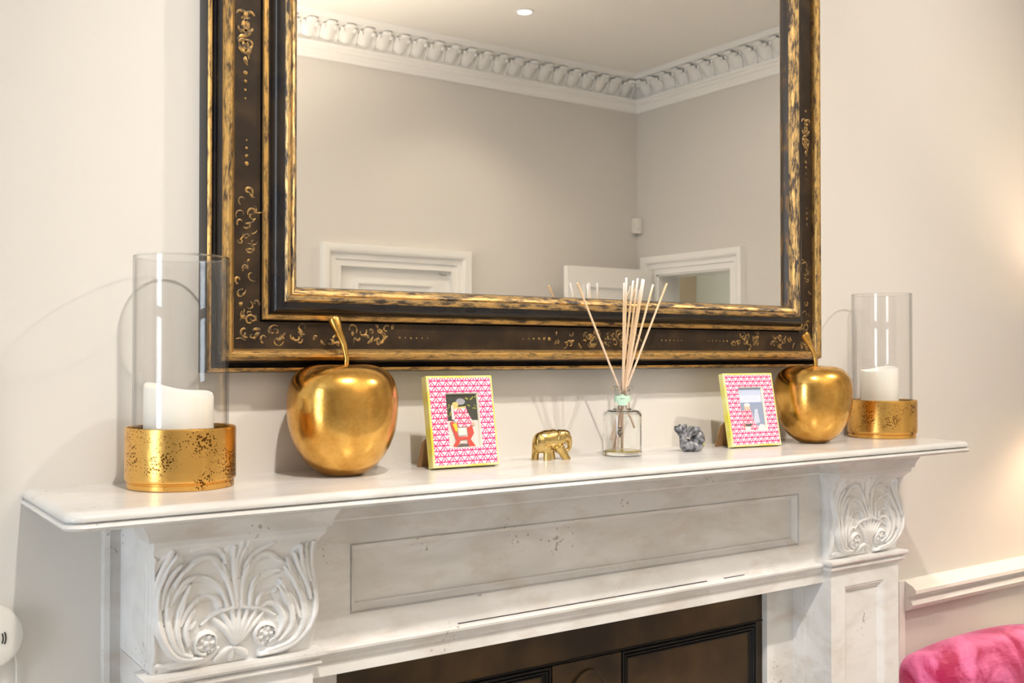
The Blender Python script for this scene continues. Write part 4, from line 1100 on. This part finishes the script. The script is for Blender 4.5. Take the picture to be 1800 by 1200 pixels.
def puffy(P, y0, y1, r):
    """rounded-edge cushion: rings from the front face round the rim to the back"""
    cx = sum(p[0] for p in P)/len(P); cz_ = sum(p[1] for p in P)/len(P); I = inset(P, r)
    L = [[(cx + (x-cx)*s, y0 - b, cz_ + (z-cz_)*s) for x, z in I] for s, b in ((.2, .016), (.5, .014), (.78, .008), (.93, .003))]
    for k in range(9):
        t = -PI/2 + k/8*PI                                   # -90 front rim .. +90 back rim
        yy = (y0 + y1)/2 + math.sin(t)*(y1 - y0)/2
        L.append([(x, yy, z) for x, z in inset(P, r*(1 - math.cos(t)))])
    return L
mb = MB(); mb.loops(puffy(out, -.170, -.070, .034)); obj('backrest', mb, M['velvet'], CH, smooth=60)
mb = MB()
seat_o = [(xc-.245, -.60), (xc-.21, -.655), (xc, -.675), (xc+.21, -.655), (xc+.245, -.60), (xc+.250, -.30), (xc+.235, -.15), (xc-.235, -.15), (xc-.250, -.30)]
def scale_o(P, s): return [(xc + (x-xc)*s, -.40 + (y+.40)*s) for x, y in P]
mb.loops([[(x, y, z) for x, y in scale_o(seat_o, s)] for s, z in ((.96, .34), (1.0, .36), (1.01, .41), (1.0, .445), (.95, .465), (.8, .475))])
obj('seat', mb, M['velvet'], CH, smooth=60)
for lx, ly in ((xc-.20, -.60), (xc+.20, -.60), (xc-.20, -.17), (xc+.20, -.17)):
    mb = MB(); mb.tube([(lx, ly, .355), (lx*1.0 + (lx-xc)*.06, ly + (-.01 if ly < -.4 else .02), .0)], [.020, .011], 10); obj('leg', mb, M['dark_wood'], CH)

# ------------------------------------------------------------------ wall alarm at the lower left, sensor and downlights in the mirror
AL = thing('wall_alarm', (.199, 0, 1.083), 'round white wall alarm with dark vent slots and a thin hanging cord', 'alarm')
mb = MB(); L = []
for r, y in ((.0385, 0), (.0390, -.004), (.0388, -.013), (.0375, -.0165), (.035, -.0180), (.020, -.0192), (.004, -.0194)):
    L.append([(.199 + r*math.cos(2*PI*i/56), y, 1.083 + r*math.sin(2*PI*i/56)) for i in range(56)])
mb.loops(L); obj('alarm_body', mb, M['white_plastic'], AL, smooth=40)
for rr_ in (.0142, .0172):
    mb = MB(); pts = [(.199 + .0015 + rr_*math.cos(t), -.0196, 1.083 - .001 + rr_*1.0*math.sin(t)) for t in np.linspace(-.42, .42, 7)]
    mb.tube(pts, .0009, 6); obj('vent_slot', mb, M['dark_slot'], AL)
mb = MB(); mb.tube([(.2285, -.008, 1.062), (.2320, -.004, 1.045), (.2330, -.003, 1.00), (.2325, -.003, .90)], .0014, 8); obj('cord', mb, M['white_plastic'], AL)

mb = MB()
mb.loops([[(4.955, -4.3485, z), (5.0075, -4.296, z), (4.985, -4.288, z), (4.950, -4.315, z)] for z in (2.292, 2.296, 2.395, 2.400)])
mb.ell((4.966, -4.302, 2.345), (.020, .020, .038), n=14, m=10)
single('motion_sensor', mb, M['white_plastic'], (4.975, -4.323, 2.292), 'small white motion sensor in the room corner, seen in the mirror', 'sensor')

DL_LABEL = ['recessed ceiling downlight above the left end of the mantel shelf', 'recessed ceiling downlight in front of the pink chair', 'recessed ceiling downlight glowing in the mirror', 'unseen recessed downlight brightening the far wall, in the room centre behind the camera', 'unseen recessed downlight brightening the far wall, behind the camera on the window side', 'unseen recessed downlight brightening the right wall, near the open doorway']
for k, (lx, ly) in enumerate(DOWNLIGHTS):
    t = thing('ceiling_downlight', (lx, ly, H_CEIL), DL_LABEL[k], 'ceiling light', 'recessed ceiling downlights')
    mb = MB(); mb.lathe([(.040, -.0005), (.055, -.0015), (.057, -.005), (.050, -.008), (.042, -.008), (.038, -.003)], n=40, ring=True); obj('trim_ring', mb, M['plaster'], t, local=True, smooth=50)
    mb = MB(); mb.lathe([(.0385, -.0018), (.0385, -.0008)], n=32); obj('lens', mb, M['lens'], t, local=True)

# lit standard lamp outside the right edge of the frame
SL = thing('standard_lamp', (2.70, -.235, 0), 'lit standard lamp with a pale drum shade right of the chair', 'lamp')
mb = MB(); mb.lathe([(.13, 0), (.13, .012), (.12, .02), (.02, .03)], 2.70, -.235, 0, n=40); obj('base', mb, M['steel'], SL)
mb = MB(); mb.tube([(2.70, -.235, .02), (2.70, -.235, 1.33)], .010, 12); obj('pole', mb, M['steel'], SL)
mb = MB(); mb.lathe([(.150, 1.30), (.120, 1.50), (.118, 1.50), (.148, 1.30)], 2.70, -.235, 0, n=56, ring=True); obj('lamp_shade', mb, mat('linen_shade', (.85, .74, .58), .8), SL)

# added uplighter body, out of view, around the spot that fills the ceiling
UL = thing('ceiling_fill_uplighter', (1.50, -3.10, 0), 'steel uplighter added out of view to brighten the ceiling', 'lamp')
mb = MB(); mb.lathe([(.15, 0), (.15, .012), (.14, .02), (.02, .03)], 1.50, -3.10, 0, n=40); obj('base', mb, M['steel'], UL)
mb = MB(); mb.tube([(1.50, -3.10, .02), (1.50, -3.10, 1.68)], .012, 12); obj('pole', mb, M['steel'], UL)
mb = MB(); mb.lathe([(.02, 1.67), (.09, 1.70), (.16, 1.77), (.158, 1.775), (.088, 1.71), (.01, 1.685)], 1.50, -3.10, 0, n=48); obj('bowl_shade', mb, M['steel'], UL)
